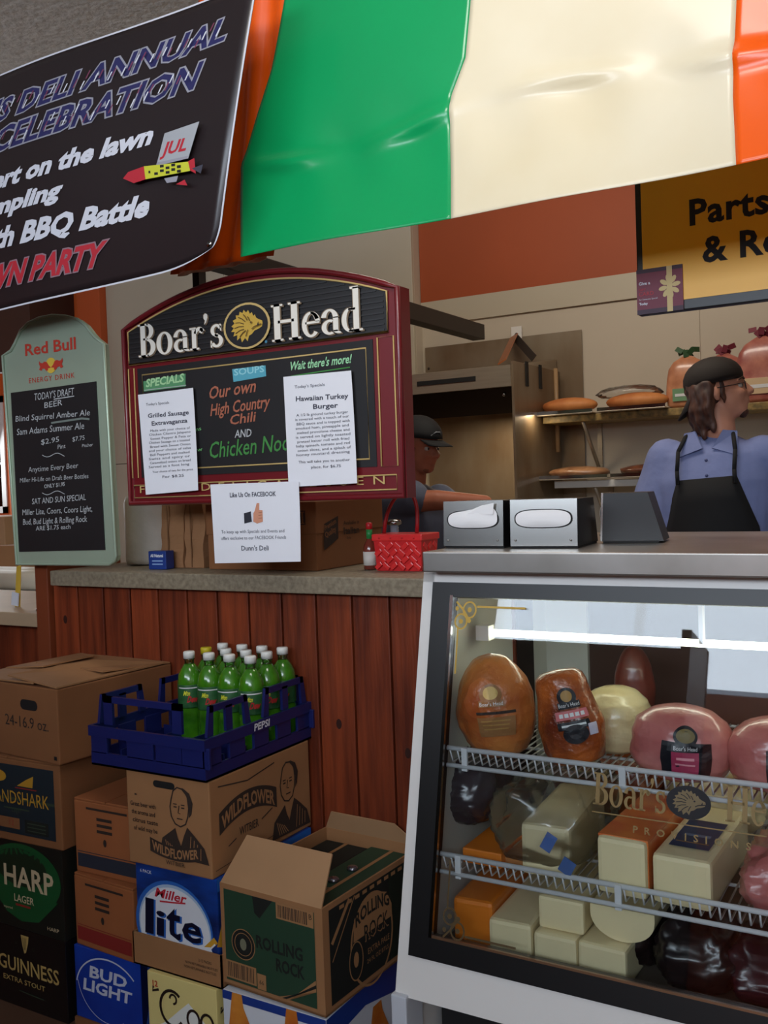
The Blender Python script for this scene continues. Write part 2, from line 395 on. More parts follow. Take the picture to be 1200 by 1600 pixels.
# ---------------------------------------------------------------- wood panelled counter wall and its ledge
WY = 2.12; WXL = -2.50; LZ = 1.17
kw = thing('wall_front.001', '', '', (0, 0, 0)); del kw['category']; kw['kind'] = 'structure'; kw['label'] = 'knee wall of vertical red-brown wood planks under the ledge'
MB().box((WXL, WY+.018, 0), (-.90, WY+.12, LZ-.045), mat('plank_shadow_gap', (34, 16, 10), .9)).build('backing', kw)
n_pl = 14; pw = (-.90-WXL)/n_pl
for k in range(n_pl):
    x0 = WXL+k*pw; mm = M_wood if k % 3 else M_wood2
    b = MB().box((x0+.003, WY, .02), (x0+pw-.003, WY+.02, LZ-.046), mm, bev=.0025)
    for q in range(random.choice((0, 1, 1, 2))):
        kz = random.uniform(.3, 1.05); kx = x0+pw*random.uniform(.3, .7)
        b.add([(kx+.009*math.cos(a), WY-.0004, kz+.014*math.sin(a)) for a in [i*math.pi/5 for i in range(10)]], [list(range(10))], M_knot)
    b.build('plank', kw)
MB().box((WXL-.06, WY-.02, 0), (WXL, WY+.30, 1.19), mat('dark_orange_post', (120, 56, 28), .5), bev=.004).build('end_post', kw)
lg = struct(MB().box((-2.47, 2.085, LZ-.047), (-.93, 2.72, LZ), M_ledge, bev=.004).build('trim_3'), 'grey speckled laminate ledge on top of the wood panelled wall', 'ledge')
struct(MB().box((-2.50, 2.60, 0), (-.93, 2.70, LZ-.05), M_wood).build('wall_front.002'), 'back side of the ledge counter', 'wall')

# ---------------------------------------------------------------- flags and banner
def sheet(fn, nu, nv, m_, name, parent=None):
    vs = []; fs = []
    for i in range(nu+1):
        for j in range(nv+1): vs.append(fn(i/nu, j/nv))
    for i in range(nu):
        for j in range(nv):
            a = i*(nv+1)+j; fs.append((a, a+nv+1, a+nv+2, a+1))
    b_ = MB(); b_.add(vs, fs, m_, True)
    o_ = b_.build(name, parent)
    so = o_.modifiers.new('thickness', 'SOLIDIFY'); so.thickness = .0012; so.offset = -1
    return o_
FLY = 1.95; FT = 2.95
M_fg = mat('green_vinyl', (10, 160, 92), .30, coat=.35, bump=.12, bscale=7, var=.03, scale=3)
M_fw = mat('cream_white_vinyl', (240, 230, 204), .34, coat=.3, bump=.10, bscale=7, c2=(230, 216, 182), scale=2)
M_fo = mat('orange_vinyl', (250, 96, 10), .30, coat=.35, bump=.12, bscale=7, var=.03, scale=3)
EDGES = [[(-200, 452), (0, 445), (110, 424), (200, 398), (265, 380), (330, 375), (430, 374)],
         [(-200, 742), (0, 735), (90, 728), (150, 707), (240, 705), (360, 703)],
         [(-200, 1155), (0, 1151), (150, 1146), (260, 1150)],
         [(-200, 1800), (300, 1800)]]
def edge_x(k, y, z):
    """where seam k of the banner runs at this height"""
    x = -1.0; E_ = EDGES[k]
    for _ in range(8):
        px, py, w = proj((x, y, z)); t = E_[0][1] if py < E_[0][0] else E_[-1][1]
        for a, b_ in zip(E_, E_[1:]):
            if a[0] <= py <= b_[0]: t = a[1]+(b_[1]-a[1])*(py-a[0])/(b_[0]-a[0])
        x += (t-px)*w/FPX/.86*.8
    return x
_EX = {}
def flag_pt(k, v, u):
    """v 0 at the bottom hem, 1 at the top; the lower part swings forward below a crease"""
    q_ = min(1, v/.27); y = FLY+.085*q_*(2-q_)*.5+.0425*q_; z = 1.996+(FT-1.996)*v
    if (k, v) not in _EX: _EX[(k, v)] = (edge_x(k, y, z), edge_x(k+1, y, z))
    a, b_ = _EX[(k, v)]; x = a+(b_-a)*u
    cr = .27+.03*math.sin(x*6)
    y += -.010*math.exp(-((v-cr)/.022)**2)*(1+math.sin(x*17+1)*.8)+.006*math.sin(x*11+v*9)*(1-v)+.004*math.sin(x*31+v*14)*math.exp(-((v-.22)/.1)**2)
    return (x, y, z+.004*math.sin(x*3))
fl = thing('irish_flag_banner', 'large vinyl tricolour banner in green, white and orange hung from the ceiling', 'flag banner', (-.95, FLY, 2.0), world=True)
for k, (nm, m_) in enumerate(zip(('green_panel', 'white_panel', 'orange_panel'), (M_fg, M_fw, M_fo))):
    sheet(lambda u, v, k=k: flag_pt(k, v, u), 50, 90, m_, nm, fl)
fl2 = thing('irish_flag_banner', 'second tricolour banner folded up, only its orange end showing beside the black banner', 'flag banner', (-1.6, FLY+.03, 2.0), world=True)
def f2(u, v, back=0):
    x = (-1.72+.36*u)-(.172*(1-v)**1.2)
    return (x, FLY+.115+back+.008*math.sin(u*26+v*3)+.01*math.sin(v*5), 2.022+.0*u+(FT-2.03)*v)
sheet(f2, 30, 40, M_fo, 'orange_panel', fl2)
sheet(lambda u, v: f2(u*.9, v*.98, .03), 20, 30, M_fw, 'white_panel', fl2)
# black party banner
BY = 1.86
bt = thing('party_banner', 'black printed party banner with thin white border and rocket picture', 'banner', (-1.9, BY, 2.0), world=True)
M_bn = mat('black_brown_vinyl', (40, 32, 34), .33, coat=.2)
TL, TR = at(0, 120, y=BY), at(432, -40, y=BY)
BL, BR = at(0, 489, y=BY), at(338, 404, y=BY)
MR = at(372, 290, y=BY)
TL2 = TL+(TL-at(310, 1, y=BY))*.9; BL2 = BL+(BL-at(300, 418, y=BY))*1.1
TR2 = at(310, 1, y=BY)+(at(310, 1, y=BY)-TL)*.245
def bnf(u, v, h=0):
    """u 0..1 left-right, v 0..1 bottom-top in the banner's own sheet"""
    b_ = BL2+(BR-BL2)*u; t_ = TL2+(TR2-TL2)*u
    p = b_+(t_-b_)*v
    bow = .012*math.sin(math.pi*v)*u*u
    cx = max(0, (u-.88)/.12)*max(0, (.12-v)/.12)      # the lower right corner curls up
    return Vector((p.x+bow-.012*cx, p.y-.02*math.sin(math.pi*v)*(.4+.6*u)-h+.01*math.sin(u*9), p.z+.030*cx*cx))
nv = 30
fr = sheet(lambda u, v: bnf(u, v), 50, nv, M_bn, 'banner_sheet', bt)
UW = (BR-BL2).length; VH = (TL2-BL2).length
pr = Print((0, 0, 0), (1, 0, 0), (0, 0, 1), fn=lambda u, v, h: bnf(u, v, h+.0010), step=.00018)
M_bw = mat('banner_white', (226, 228, 238), .5); M_bb = mat('banner_navy', (44, 44, 96), .5); M_br = mat('banner_red', (196, 44, 58), .5)
M_bgr = mat('banner_silver', (160, 160, 172), .5); M_byl = mat('banner_yellow', (214, 216, 60), .5)
def uvof(px, py):
    d = ray(px, py); t = (BY-EYE.y)/d.y; p = EYE+d*t
    u, v = .8, .5
    for _ in range(30):
        q = bnf(u, v); du = (bnf(u+.01, v)-q)/.01; dv = (bnf(u, v+.01)-q)/.01
        e = p-q; a, b_, c, d_ = du.x, dv.x, du.z, dv.z; det = a*d_-b_*c
        u += (e.x*d_-b_*e.z)/det; v += (a*e.z-c*e.x)/det
    return u, v
for i in range(1):
    w = .0022
    pr.stroke([(k/60, .002) for k in range(61)], .007, M_bw); pr.stroke([(k/60, .998) for k in range(61)], .007, M_bw)
    pr.stroke([(.9985, k/40) for k in range(41)], .0035, M_bw)
def btext(t, p0, p1, cap_px, m_, bold=.03, outline=None, shear_px=.3, right=True):
    """baseline from pixel p0 to p1"""
    a, b_ = uvof(*p0), uvof(*p1); top = uvof(p1[0]+cap_px*.36, p1[1]-cap_px)
    vs, fs = text_shape(t, bold, 1.0); x0 = min(q[0] for q in vs); x1 = max(q[0] for q in vs)
    ax = Vector((b_[0]-a[0], b_[1]-a[1])); ay = Vector((top[0]-b_[0], top[1]-b_[1]))
    fx = lambda X, Y: (a[0]+ax.x*(X-x0)/(x1-x0)+ay.x*Y, a[1]+ax.y*(X-x0)/(x1-x0)+ay.y*Y)
    if outline:
        v2, f2_ = text_shape(t, bold+.045, 1.0); pr.shape(v2, f2_, outline, fx)
    pr.shape(vs, fs, m_, fx)
btext("'S DELI ANNUAL", (-6, 196), (352, 63), 41, M_bb, .022, M_bgr)
btext("DUNN", (-140, 246), (-14, 199), 41, M_bb, .022, M_bgr)
btext("CELEBRATION", (-4, 243), (306, 140), 44, M_bb, .022, M_bgr)
btext("ANNIVERSARY", (-330, 350), (-24, 250), 44, M_bb, .022, M_bgr)
btext("ert on the lawn", (-2, 301), (240, 226), 31, M_bw, .045)
btext("Live conc", (-170, 357), (-8, 303), 31, M_bw, .045)
btext("mpling", (-2, 341), (103, 311), 27, M_bw, .045)
btext("Wine sa", (-130, 382), (-6, 343), 27, M_bw, .045)
btext("th BBQ Battle", (-2, 392), (233, 337), 35, M_bw, .045)
btext("The Four", (-190, 440), (-8, 394), 35, M_bw, .045)
btext("WN PARTY", (-16, 455), (158, 415), 38, M_br, .035, mat('banner_pink', (150, 120, 130), .5))
btext("LA", (-70, 468), (-22, 457), 38, M_br, .035, MATS['banner_pink'])
# red/white flicks inside the two headline rows
for k in range(34):
    px = -5+k*10.5+random.uniform(-3, 3); y_ = 194-px*.375-random.uniform(6, 26); a = uvof(px, y_+8); b_ = uvof(px+6, y_-6)
    pr.stroke([a, b_], .003, M_bw if k % 2 else mat('banner_dusky_red', (128, 62, 90), .5))
for k in range(30):
    px = 0+k*10.2+random.uniform(-3, 3); yb = 243-px*.335; y_ = yb-random.uniform(4, 26); a = uvof(px, y_+8); b_ = uvof(px+6, y_-6)
    pr.stroke([a, b_], .0028, M_bw if k % 2 else MATS['banner_dusky_red'])
# calendar page and rocket
def bpoly(pts, m_): pr.poly([uvof(*p) for p in pts], m_)
bpoly([(268,213),(323,195),(305,252),(255,262)], mat('banner_page', (176, 180, 186), .5))
bpoly([(256,258),(305,248),(304,252),(254,264)], M_bgr)
btext("JUL", (262, 247), (301, 239), 20, M_br, .03)
bpoly([(204,283),(212,273),(236,264),(238,284),(220,290)], M_br); bpoly([(236,264),(306,257),(309,271),(238,284)], M_byl)
for i in range(6):
    for j in range(2):
        x = 243+i*9; y = 264-i*.9+j*7+(3.5 if i % 2 else 0)
        bpoly([(x, y), (x+6, y-.6), (x+6, y+3.4), (x, y+4)], M_inkd)
bpoly([(306,257),(316,252),(318,276),(309,271)], M_br); bpoly([(286,292),(300,285),(304,294)], M_br)
bpoly([(268,283),(290,279),(287,288),(272,290)], M_bgr); bpoly([(312,268),(330,262),(326,276)], M_ink)
pr.build('banner_print', bt)
g = MB(); p = bnf(.985, .05, .003); g.tube([p+Vector((0, -.001, 0)), p+Vector((0, .004, 0))], .008, M_chrome, 12); g.build('grommet', bt)

# ---------------------------------------------------------------- yellow repair sign
YS = 2.5
c00 = at(997, 493, y=YS); c01 = at(999, 250, y=YS); x0 = c00.x; z0 = c00.z; z1 = z0+.50; x1 = x0+1.15
ys = thing('hanging_sign', 'yellow sign with bold black letters and black border, hung behind the flag', 'sign', (x0, YS, z0), world=True)
MB().box((x0, YS, z0), (x1, YS+.03, z1), M_black, bev=.003).build('frame', ys)
MB().box((x0+.016, YS-.002, z0+.026), (x1-.016, YS, z1-.016), mat('yellow_acrylic', (250, 184, 16), .35, var=.04, scale=3)).build('face_panel', ys)
pr = Print((0, YS-.002, 0), (1, 0, 0), (0, 0, 1))
def onpl(px, py, y): p = at(px, py, y=y); return p.x, p.z
a = onpl(1078, 352, YS); pr.text('Parts,', a[0], a[1], .062, M_inkd, bold=.03, space=1.06)
a = onpl(1098, 410, YS); pr.text('& Repairs', a[0], a[1], .062, M_inkd, bold=.03, space=1.06)
pr.build('lettering', ys)
gx, gz = c00.x, c00.z
MB().box((gx, YS-.006, gz+.002), (gx+.117, YS-.002, gz+.115), mat('maroon_card', (120, 40, 62), .5), None).build('gift_card_sticker', ys)
pr = Print((gx, YS-.006, gz), (1, 0, 0), (0, 0, 1))
M_rib = mat('gold_ribbon', (214, 190, 130), .5)
pr.rect(0, .0, .117, .012, mat('card_plum', (60, 30, 52), .5)); pr.rect(0, .105, .117, .115, MATS['card_plum'])
pr.rect(.077, .0, .091, .115, M_rib)
for k in range(8):
    an = k*math.pi/4+.2; pr.ell(.084+.017*math.cos(an), .064+.02*math.sin(an), .011, .006, M_rib, 10, an)
pr.text('Give a', .006, .075, .008, M_bw, bold=.02); pr.text('GIFT', .006, .06, .006, M_br); pr.text('CARD', .006, .047, .010, M_br); pr.text('for Someone Special', .006, .036, .004, M_bw); pr.text('Today', .006, .024, .006, M_bw, bold=.03)
pr.build('card_print', ys)
b = MB()
for xx in (x0+.2, x1-.2): MB().tube([(xx, YS+.015, z1), (xx, YS+.015, CE)], .004, M_dim).build('hanging_wire', ys)

# black beam running back over the kitchen
bx = at(748, 520, y=4.0); b = MB().box((bx.x-.03, 1.99, bx.z-.034), (bx.x+.03, 4.0, bx.z+.034), M_dim, bev=.003)
b.build('beam', None); bo = bpy.data.objects['beam']; tag(bo, 'black square beam running back above the maroon board', 'beam')
b = MB()
MB().tube([(bx.x, 2.3, bx.z+.03), (bx.x, 2.3, CE)], .006, M_dim).build('hanger_rod', bo)

# unseen rack added behind the camera to keep window light off the low cartons
rk = thing('shading_rack', 'added grey rack behind the camera that shades the low cartons', 'shelf', (-2.45, -.9, 0))
MB().box((-1.5, -.02, 0), (1.5, .02, 1.78), M_dim).build('back_panel', rk)
for z in (.12, .5, .9, 1.3): MB().box((-1.5, .02, z), (1.5, .32, z+.025), M_dim).build('shelf_board', rk)
for x in (-1.5, 0, 1.46): MB().box((x, -.02, 0), (x+.04, .34, 1.78), M_dim).build('upright', rk)
# ---------------------------------------------------------------- refrigerated display case
def ys_(z): return 1.62+.219*(z-.479)
GN = Vector((0, -1, .219)).normalized(); GV = Vector((0, .219, 1)).normalized()
def onglass(px, py, off=0):
    d = ray(px, py); p0 = Vector((0, ys_(1.0), 1.0))-GN*off
    return EYE+d*((p0-EYE).dot(GN)/d.dot(GN))
CX0, CX1 = -.957, 1.05; CB = 2.40
case = thing('display_case', 'white framed glass fronted deli case with steel counter top', 'display case', (0, 2.0, 0), world=True)
def fslab(xa, za, xb, zb, th, m_, name=None, fwd=0, par=case):
    """slab lying in the slanted front plane"""
    q = []
    for (x, z) in ((xa, za), (xb, za), (xb, zb), (xa, zb)):
        q.append(Vector((x, ys_(z), z))+GN*fwd)
    b_ = MB().slab(q, th, m_)
    return b_.build(name, par) if name else b_
b = MB()
def addslab(b_, xa, za, xb, zb, th, m_, fwd=0):
    q = [Vector((x, ys_(z), z))+GN*fwd for (x, z) in ((xa, za), (xb, za), (xb, zb), (xa, zb))]; b_.slab(q, th, m_)
FX = -.931
addslab(b, CX0, .40, FX, 1.222, .05, M_white); addslab(b, CX0, 1.197, CX1, 1.222, .05, M_white)
addslab(b, FX, .40, CX1, .478, .05, M_white)
b.build('front_frame', case)
MB().hexa([(CX0, 1.64, .1), (CX0+.02, 1.64, .1), (CX0+.02, CB, .1), (CX0, CB, .1), (CX0, 1.80, 1.222), (CX0+.02, 1.80, 1.222), (CX0+.02, CB, 1.222), (CX0, CB, 1.222)], M_white).build('side_panel', case)
MB().box((CX0-.004, 1.592, .0), (CX0+.030, 1.66, .405), mat('grey_white_enamel', (196, 200, 208), .4), bev=.003).build('corner_post', case)
b = MB(); K = M_black
addslab(b, FX, .478, -.886, 1.197, .03, K, .006); addslab(b, -.886, 1.168, CX1-.03, 1.197, .03, K, .006)
addslab(b, -.886, .478, CX1-.03, .521, .03, K, .006); addslab(b, CX1-.06, .521, CX1-.03, 1.168, .03, K, .006)
b.build('gasket_frame', case)
b = MB()
addslab(b, -.888, .519, -.881, 1.171, .008, M_chrome, .009); addslab(b, -.881, .519, CX1-.06, .523, .008, mat('bronze_trim', (150, 112, 84), .35, metal=.8), .009)
b.build('inner_trim', case)
fslab(-.886, .521, CX1-.06, 1.168, .006, M_glass, 'glass_pane')
MB().box((-.935, 1.735, 1.222), (CX1+.02, CB+.005, 1.264), mat('counter_stainless', (190, 184, 178), .38, metal=1, c2=(165, 158, 150), scale=5), bev=.003).build('counter_top', case)
M_liner = mat('case_liner', (205, 205, 196), .35)
M_lind = mat('case_dark_door', (74, 52, 46), .3, coat=.2)
b = MB(); IX0 = -.905
for xx in (IX0-.01, CX1-.05): b.hexa([(xx, 1.645, .45), (xx+.01, 1.645, .45), (xx+.01, CB, .45), (xx, CB, .45), (xx, 1.805, 1.2), (xx+.01, 1.805, 1.2), (xx+.01, CB, 1.2), (xx, CB, 1.2)], M_liner)
b.box((IX0, 1.66, .44), (CX1-.05, CB, .47), mat('case_floor', (96, 84, 74), .4)); b.box((IX0, 1.79, 1.19), (CX1-.05, CB, 1.205), M_liner)
b.build('liner', case)
b = MB(); b.box((IX0, CB-.05, .47), (CX1-.05, CB-.04, .60), M_liner); b.box((IX0, CB-.05, 1.09), (CX1-.05, CB-.04, 1.19), M_liner); b.box((IX0, CB-.06, .47), (IX0+.11, CB-.04, 1.19), M_liner)
b.build('back_frame', case)
for k, (xa, xb) in enumerate(((IX0+.11, -.32), (-.32, .35), (.35, CX1-.06))):
    MB().box((xa, CB-.045+.01*(k % 2), .6), (xb, CB-.035+.01*(k % 2), 1.09), M_lind).build('sliding_door', case)
    MB().box((xb-.018, CB-.058, .6), (xb, CB-.04, 1.09), mat('door_edge', (110, 108, 116), .3, metal=.6)).build('door_edge', case)
MB().box((CX0+.04, 1.72, .05), (CX1, CB, .40), M_blackm).build('base_cabinet', case)
pr = Print((0, 1.7196, 0), (1, 0, 0), (0, 0, 1))
M_tube = mat('lit_tube', (250, 252, 226), .4, emis=10.0)
TB = at(757, 994, x=None, y=1.90)
lamp = thing('tube_light', 'lit fluorescent tube under the top of the display case', 'lamp', (0, 1.93, 1.10), world=True)
tz = at(975, 999, y=1.90).z
MB().tube([(-.86, 1.90, tz), (1.0, 1.90, tz)], .0075, M_tube, 10).build('tube', lamp)
MB().box((-.89, 1.885, tz-.016), (-.86, 1.915, tz+.016), M_white).build('end_cap', lamp)
MB().box((-.42, 1.890, tz), (-.412, 1.91, 1.19), M_white).build('bracket', lamp)
MB().box((-.87, 1.90, 1.165), (1.0, 1.955, 1.19), mat('lamp_housing', (188, 186, 172), .4)).build('housing', lamp)

# wire shelves
def wshelf(name_label, zf, depth, x0=-.885, x1=CX1-.07, tiltback=0.0):
    y0 = ys_(zf)+.018
    sh = thing('wire_shelf', name_label, 'shelf', (0, y0, zf), world=True)
    M_w = mat('white_wire_coat', (214, 214, 216), .35)
    MB().tube([(x0, y0, zf), (x1, y0, zf)], .0052, M_w, 8).build('front_rail', sh)
    MB().tube([(x0, y0-.004, zf-.034), (x1, y0-.004, zf-.034)], .0046, M_w, 8).build('lower_rail', sh)
    b_ = MB()
    for k in range(3): yy = y0+depth*(k+1)/3; b_.tube([(x0, yy, zf-.034), (x1, yy, zf-.034)], .0035, M_w, 6)
    o1 = b_.build('cross_wires', sh); o1['kind'] = 'stuff'
    b_ = MB(); n_ = int((x1-x0)/.0165)
    for k in range(n_):
        x = x0+.006+k*.0165; b_.tube([(x, y0-.001, zf-.002), (x, y0+.010, zf-.030), (x, y0+depth, zf-.030)], .0019, M_w, 5)
    o2 = b_.build('deck_wires', sh); o2['kind'] = 'stuff'
    for x in (x0+.04, x0+.36, x0+.68, x0+1.0): MB().box((x-.006, y0-.007, zf-.042), (x+.006, y0-.001, zf+.004), M_w).build('rail_clip', sh)
    return y0
Z1 = at(697, 1168, x=-.885).z
def onfront(px, py, zz): return at(px, py, y=ys_(zz)+.018)
Z1 = onfront(697, 1168, .86).z; Z2 = onfront(697, 1336, .65).z
Y1 = wshelf('upper white wire shelf carrying the hams', Z1, .52)
Y2 = wshelf('middle white wire shelf carrying the cheese loaves', Z2, .52)

# gilt writing and corners on the glass, read in the pane's own plane
GO = onglass(712, 930); GO = Vector((0, GO.y, GO.z))+GN*.0012
pr = Print(GO, (1, 0, 0), GV)
def gl(px, py): p = onglass(px, py); return p.x, (p-GO).dot(GV)
M_g3 = mat('dull_backlit_gilt', (128, 104, 58), .5, metal=.2)  # gilt darkened in its colour, as lettering lit from behind
a = gl(927, 1256); w_ = gl(1042, 1270)[0]-a[0]
serif(pr, "Boar's", a[0], a[1], gl(930, 1206)[1]-a[1], M_g3, w=w_)
a = gl(1133, 1283); serif(pr, 'Head', a[0], a[1], gl(1133, 1225)[1]-a[1], M_g3, w=.125)
pr_w = pr; pr = Print(GO, (1, 0, 0), GV)
c_ = gl(1076, 1254); boar(pr, c_[0], c_[1], .0385, .0285, None, M_inkd, mat('dull_gold', (110, 92, 56), .5), M_inkd)
pr.build('oval_emblem', case); pr = pr_w
a = gl(926, 1265); b2 = gl(1120, 1298); pr.rect(a[0], a[1]-.004, a[0]+.30, a[1]-.002, M_g3)
a = gl(985, 1300); pr.text('PROVISIONS', a[0]+.005, a[1], .012, M_g3, bold=.02, space=2.2, w=.20)
pr.build('gilt_lettering', case); pr.mb = MB(); pr.mb.keep = True
def corner(u, v, sx, sy, m_=M_gold):
    for (q, w) in ((.006, .002), (.012, .0035)):
        pr.rect(min(u+.05*sx, u+.155*sx), v-sy*.013-.001-w*.3, max(u+.05*sx, u+.155*sx), v-sy*.013+.001+w*.3, m_)
        pr.rect(u+sx*.010-w*.5, min(v-sy*.055, v-sy*.15), u+sx*.010+w*.5, max(v-sy*.055, v-sy*.15), m_)
    pr.ring(u+.034*sx, v-.020*sy, .014, .016, .0035, m_); pr.ring(u+.016*sx, v-.044*sy, .013, .015, .0035, m_)
    pr.ell(u+.034*sx, v-.020*sy, .005, .005, m_, 10); pr.ell(u+.016*sx, v-.044*sy, .005, .005, m_, 10)
    pr.stroke([(u+.004*sx, v-.004*sy), (u+.02*sx, v-.02*sy), (u+.034*sx, v-.040*sy)], .004, m_); pr.ell(u+.034*sx, v-.042*sy, .005, .005, m_, 8); pr.ell(u+.006*sx, v-.018*sy, .004, .005, m_, 8)
a = gl(712, 937); corner(a[0], a[1], 1, 1)
pr.build('corner_ornament', case); pr.mb = MB(); pr.mb.keep = True
a = gl(690, 1466); M_g2 = mat('dark_gold', (84, 66, 38), .5, metal=.2); corner(a[0], a[1], 1, -1, M_g2)  # darker gilt tone for the lower corner
pr.build('corner_ornament', case)

# ---------------------------------------------------------------- meats on the upper shelf
def skin(o_): return o_
M_hb = mat('browned_turkey_skin', (206, 128, 62), .35, coat=.7, c2=(160, 74, 32), scale=11, bump=.7, bscale=34)
M_hb2 = mat('dark_roasted_skin', (190, 96, 34), .33, coat=.7, c2=(104, 36, 18), scale=13, bump=.9, bscale=42)
M_hp = mat('pink_ham', (214, 140, 132), .32, coat=.8, c2=(176, 92, 90), scale=9, bump=.7, bscale=24)
M_hw = mat('pale_turkey', (222, 206, 164), .35, coat=.6, c2=(196, 176, 128), scale=9, bump=.6, bscale=24)
M_lab = mat('label_black', (22, 22, 30), .4); M_lw = mat('label_white', (220, 220, 220), .5)
M_mag = mat('label_magenta', (168, 50, 84), .5); M_lg = mat('label_gold', (170, 130, 70), .5)
M_lt = mat('label_translucent_brown', (150, 104, 62), .4)
def ham(nm, label, cat, c, R, prof, m_, lab, yaw, tilt=(0, 0), group=None):
    """prof: list of (radius fraction, height 0..1); c = bottom centre in world"""
    t_ = thing(nm, label, cat, c, 0, group)
    rot = Matrix.Rotation(tilt[0], 3, 'Y')@Matrix.Rotation(tilt[1], 3, 'X')
    rx, ry, H = R
    def rad(v):
        v = max(0, min(1, v))
        for i in range(len(prof)-1):
            if prof[i][1] <= v <= prof[i+1][1]:
                q = (v-prof[i][1])/(prof[i+1][1]-prof[i][1]+1e-9); q = q*q*(3-2*q) if 0 else q
                return prof[i][0]+(prof[i+1][0]-prof[i][0])*q
        return prof[-1][0]
    n_, sg = 40, 40; vs = []; fs = []
    sd = random.random()*50
    def pt(an, v, h=0):
        r = rad(v); nz = 1+.07*noise.noise(Vector((math.cos(an)*1.6+sd, math.sin(an)*1.6, v*3.2)))+.03*noise.noise(Vector((math.cos(an)*5+sd, math.sin(an)*5, v*9)))
        p = Vector(((rx*r*nz+h)*math.cos(an), (ry*r*nz+h)*math.sin(an), H*v+.0*nz))
        return rot@p
    for i in range(n_+1):
        for k in range(sg): vs.append(pt(2*math.pi*k/sg, i/n_))
    for i in range(n_):
        for k in range(sg):
            l = (k+1) % sg; fs.append((i*sg+k, i*sg+l, (i+1)*sg+l, (i+1)*sg+k))
    b_ = MB(); b_.add(vs, fs+[list(range(sg-1, -1, -1)), [n_*sg+k for k in range(sg)]], m_, True)
    # drop so the lowest point touches the shelf
    zm = min(v.z for v in b_.v); b_.v = [v-Vector((0, 0, zm)) for v in b_.v]
    b_.build('meat', t_)
    def fn(u, v, h): return pt(yaw+u/((rx+ry)/2), v/H, h+.0012)-Vector((0, 0, zm))
    p_ = Print((0, 0, 0), (1, 0, 0), (0, 0, 1), fn=fn, step=.0004)
    lab(p_, H); p_.build('label', t_)
    b_ = MB(); b_.keep = False
    return t_
class Sc:
    def __init__(s, p, k): s.p, s.k = p, k
    def rect(s, a, b, c, d, m_): s.p.rect(a*s.k, b*s.k, c*s.k, d*s.k, m_)
    def ell(s, a, b, c, d, m_): s.p.ell(a*s.k, b*s.k, c*s.k, d*s.k, m_)
    def text(s, t, a, b, c, m_, w=None, align='l'): s.p.text(t, a*s.k, b*s.k, c*s.k, m_, w=w*s.k, align=align)
EGG = [(.0,0),(.42,.015),(.66,.07),(.85,.18),(.97,.32),(1,.45),(.96,.6),(.85,.74),(.67,.86),(.42,.955),(.2,.99),(0,1)]
BLK = [(.0,0),(.55,.01),(.8,.05),(.92,.16),(.97,.3),(1,.42),(.93,.55),(.86,.7),(.82,.84),(.72,.93),(.5,.985),(0,1)]
RND = [(.0,0),(.5,.02),(.8,.1),(.95,.25),(1,.42),(.97,.6),(.85,.78),(.6,.92),(.3,.985),(0,1)]
def lab1(p, H):
    p = Sc(p, H/.235)
    p.ell(0, .155, .026, .022, M_lt); p.ell(0, .158, .017, .014, mat('pale_gold', (196, 164, 92), .5)); p.rect(-.028, .128, .028, .142, M_lt); p.text("Boar's Head", 0, .131, .008, M_lw, w=.05, align='c')
    p.rect(-.034, .112, .05, .118, M_kink); p.rect(-.034, .062, .046, .106, M_lt); [p.rect(-.026+.002*k, .096-.009*k, .036-.003*k, .099-.009*k, M_lg) for k in range(3)]
def lab2(p, H):
    p = Sc(p, H/.205)
    p.ell(0, .150, .022, .020, M_lab); p.ell(0, .152, .013, .012, M_lg); p.rect(-.024, .126, .026, .140, M_lab); p.text("Boar's Head", .001, .130, .008, M_lw, w=.046, align='c')
    p.rect(-.032, .104, .036, .122, mat('label_pink', (206, 110, 112), .5)); [p.rect(-.024+.011*k, .109, -.016+.011*k, .117, M_lw) for k in range(5)]
    p.rect(-.030, .084, .032, .100, M_lab); p.rect(-.022, .090, .024, .094, M_lw); p.ell(.001, .073, .024, .020, M_lab); p.rect(.026, .066, .044, .090, mat('label_pale', (196, 190, 206), .4))
def lab3(p, H):
    p = Sc(p, .80)
    p.rect(-.052, .028, .052, .108, M_lab); p.rect(-.030, .02, .024, .088, M_mag); p.ell(-.003, .122, .026, .022, M_lab); p.ell(-.003, .123, .020, .015, mat('olive_gold', (120, 104, 60), .5)); p.rect(-.03, .088, .024, .104, M_lab)
    p.text("Boar's Head", -.003, .092, .009, M_lw, w=.046, align='c'); p.rect(-.02, .070, .014, .076, mat('label_rose', (226, 150, 160), .5)); p.rect(-.022, .058, .016, .062, MATS['label_rose']); p.rect(.03, .024, .05, .034, M_lg)
hz = Z1-.028
def sp(px, py, y): p = at(px, py, y=y); return p
def shelf_pt(px, y, z): d = ray(px, 1100); t = y/d.y; return Vector((d.x*t, y, z))
q = shelf_pt(781, 1.80, hz); ham('turkey_breast', 'large golden egg-shaped turkey breast at the left end of the upper shelf', 'meat', q, (.083, .075, .212), EGG, M_hb, lab1, math.radians(-72), (-.10, 0))
q = shelf_pt(903, 1.80, hz); ham('chicken_breast', 'dark browned roast breast with black and pink label', 'meat', q, (.066, .056, .188), BLK, M_hb2, lab2, math.radians(-66), (-.22, 0))
q = shelf_pt(962, 1.93, hz); ham('turkey_breast', 'pale cream turkey breast behind the browned roast', 'meat', q, (.075, .08, .135), RND, M_hw, lambda p, H: (p.rect(-.06, .05, -.045, .11, mat('label_pale', (196, 190, 206), .4))), math.radians(-100))
q = shelf_pt(1061, 1.80, hz); ham('ham', 'whole pink ham with black and magenta label', 'meat', q, (.094, .075, .138), RND, M_hp, lab3, math.radians(-74), (.05, 0))
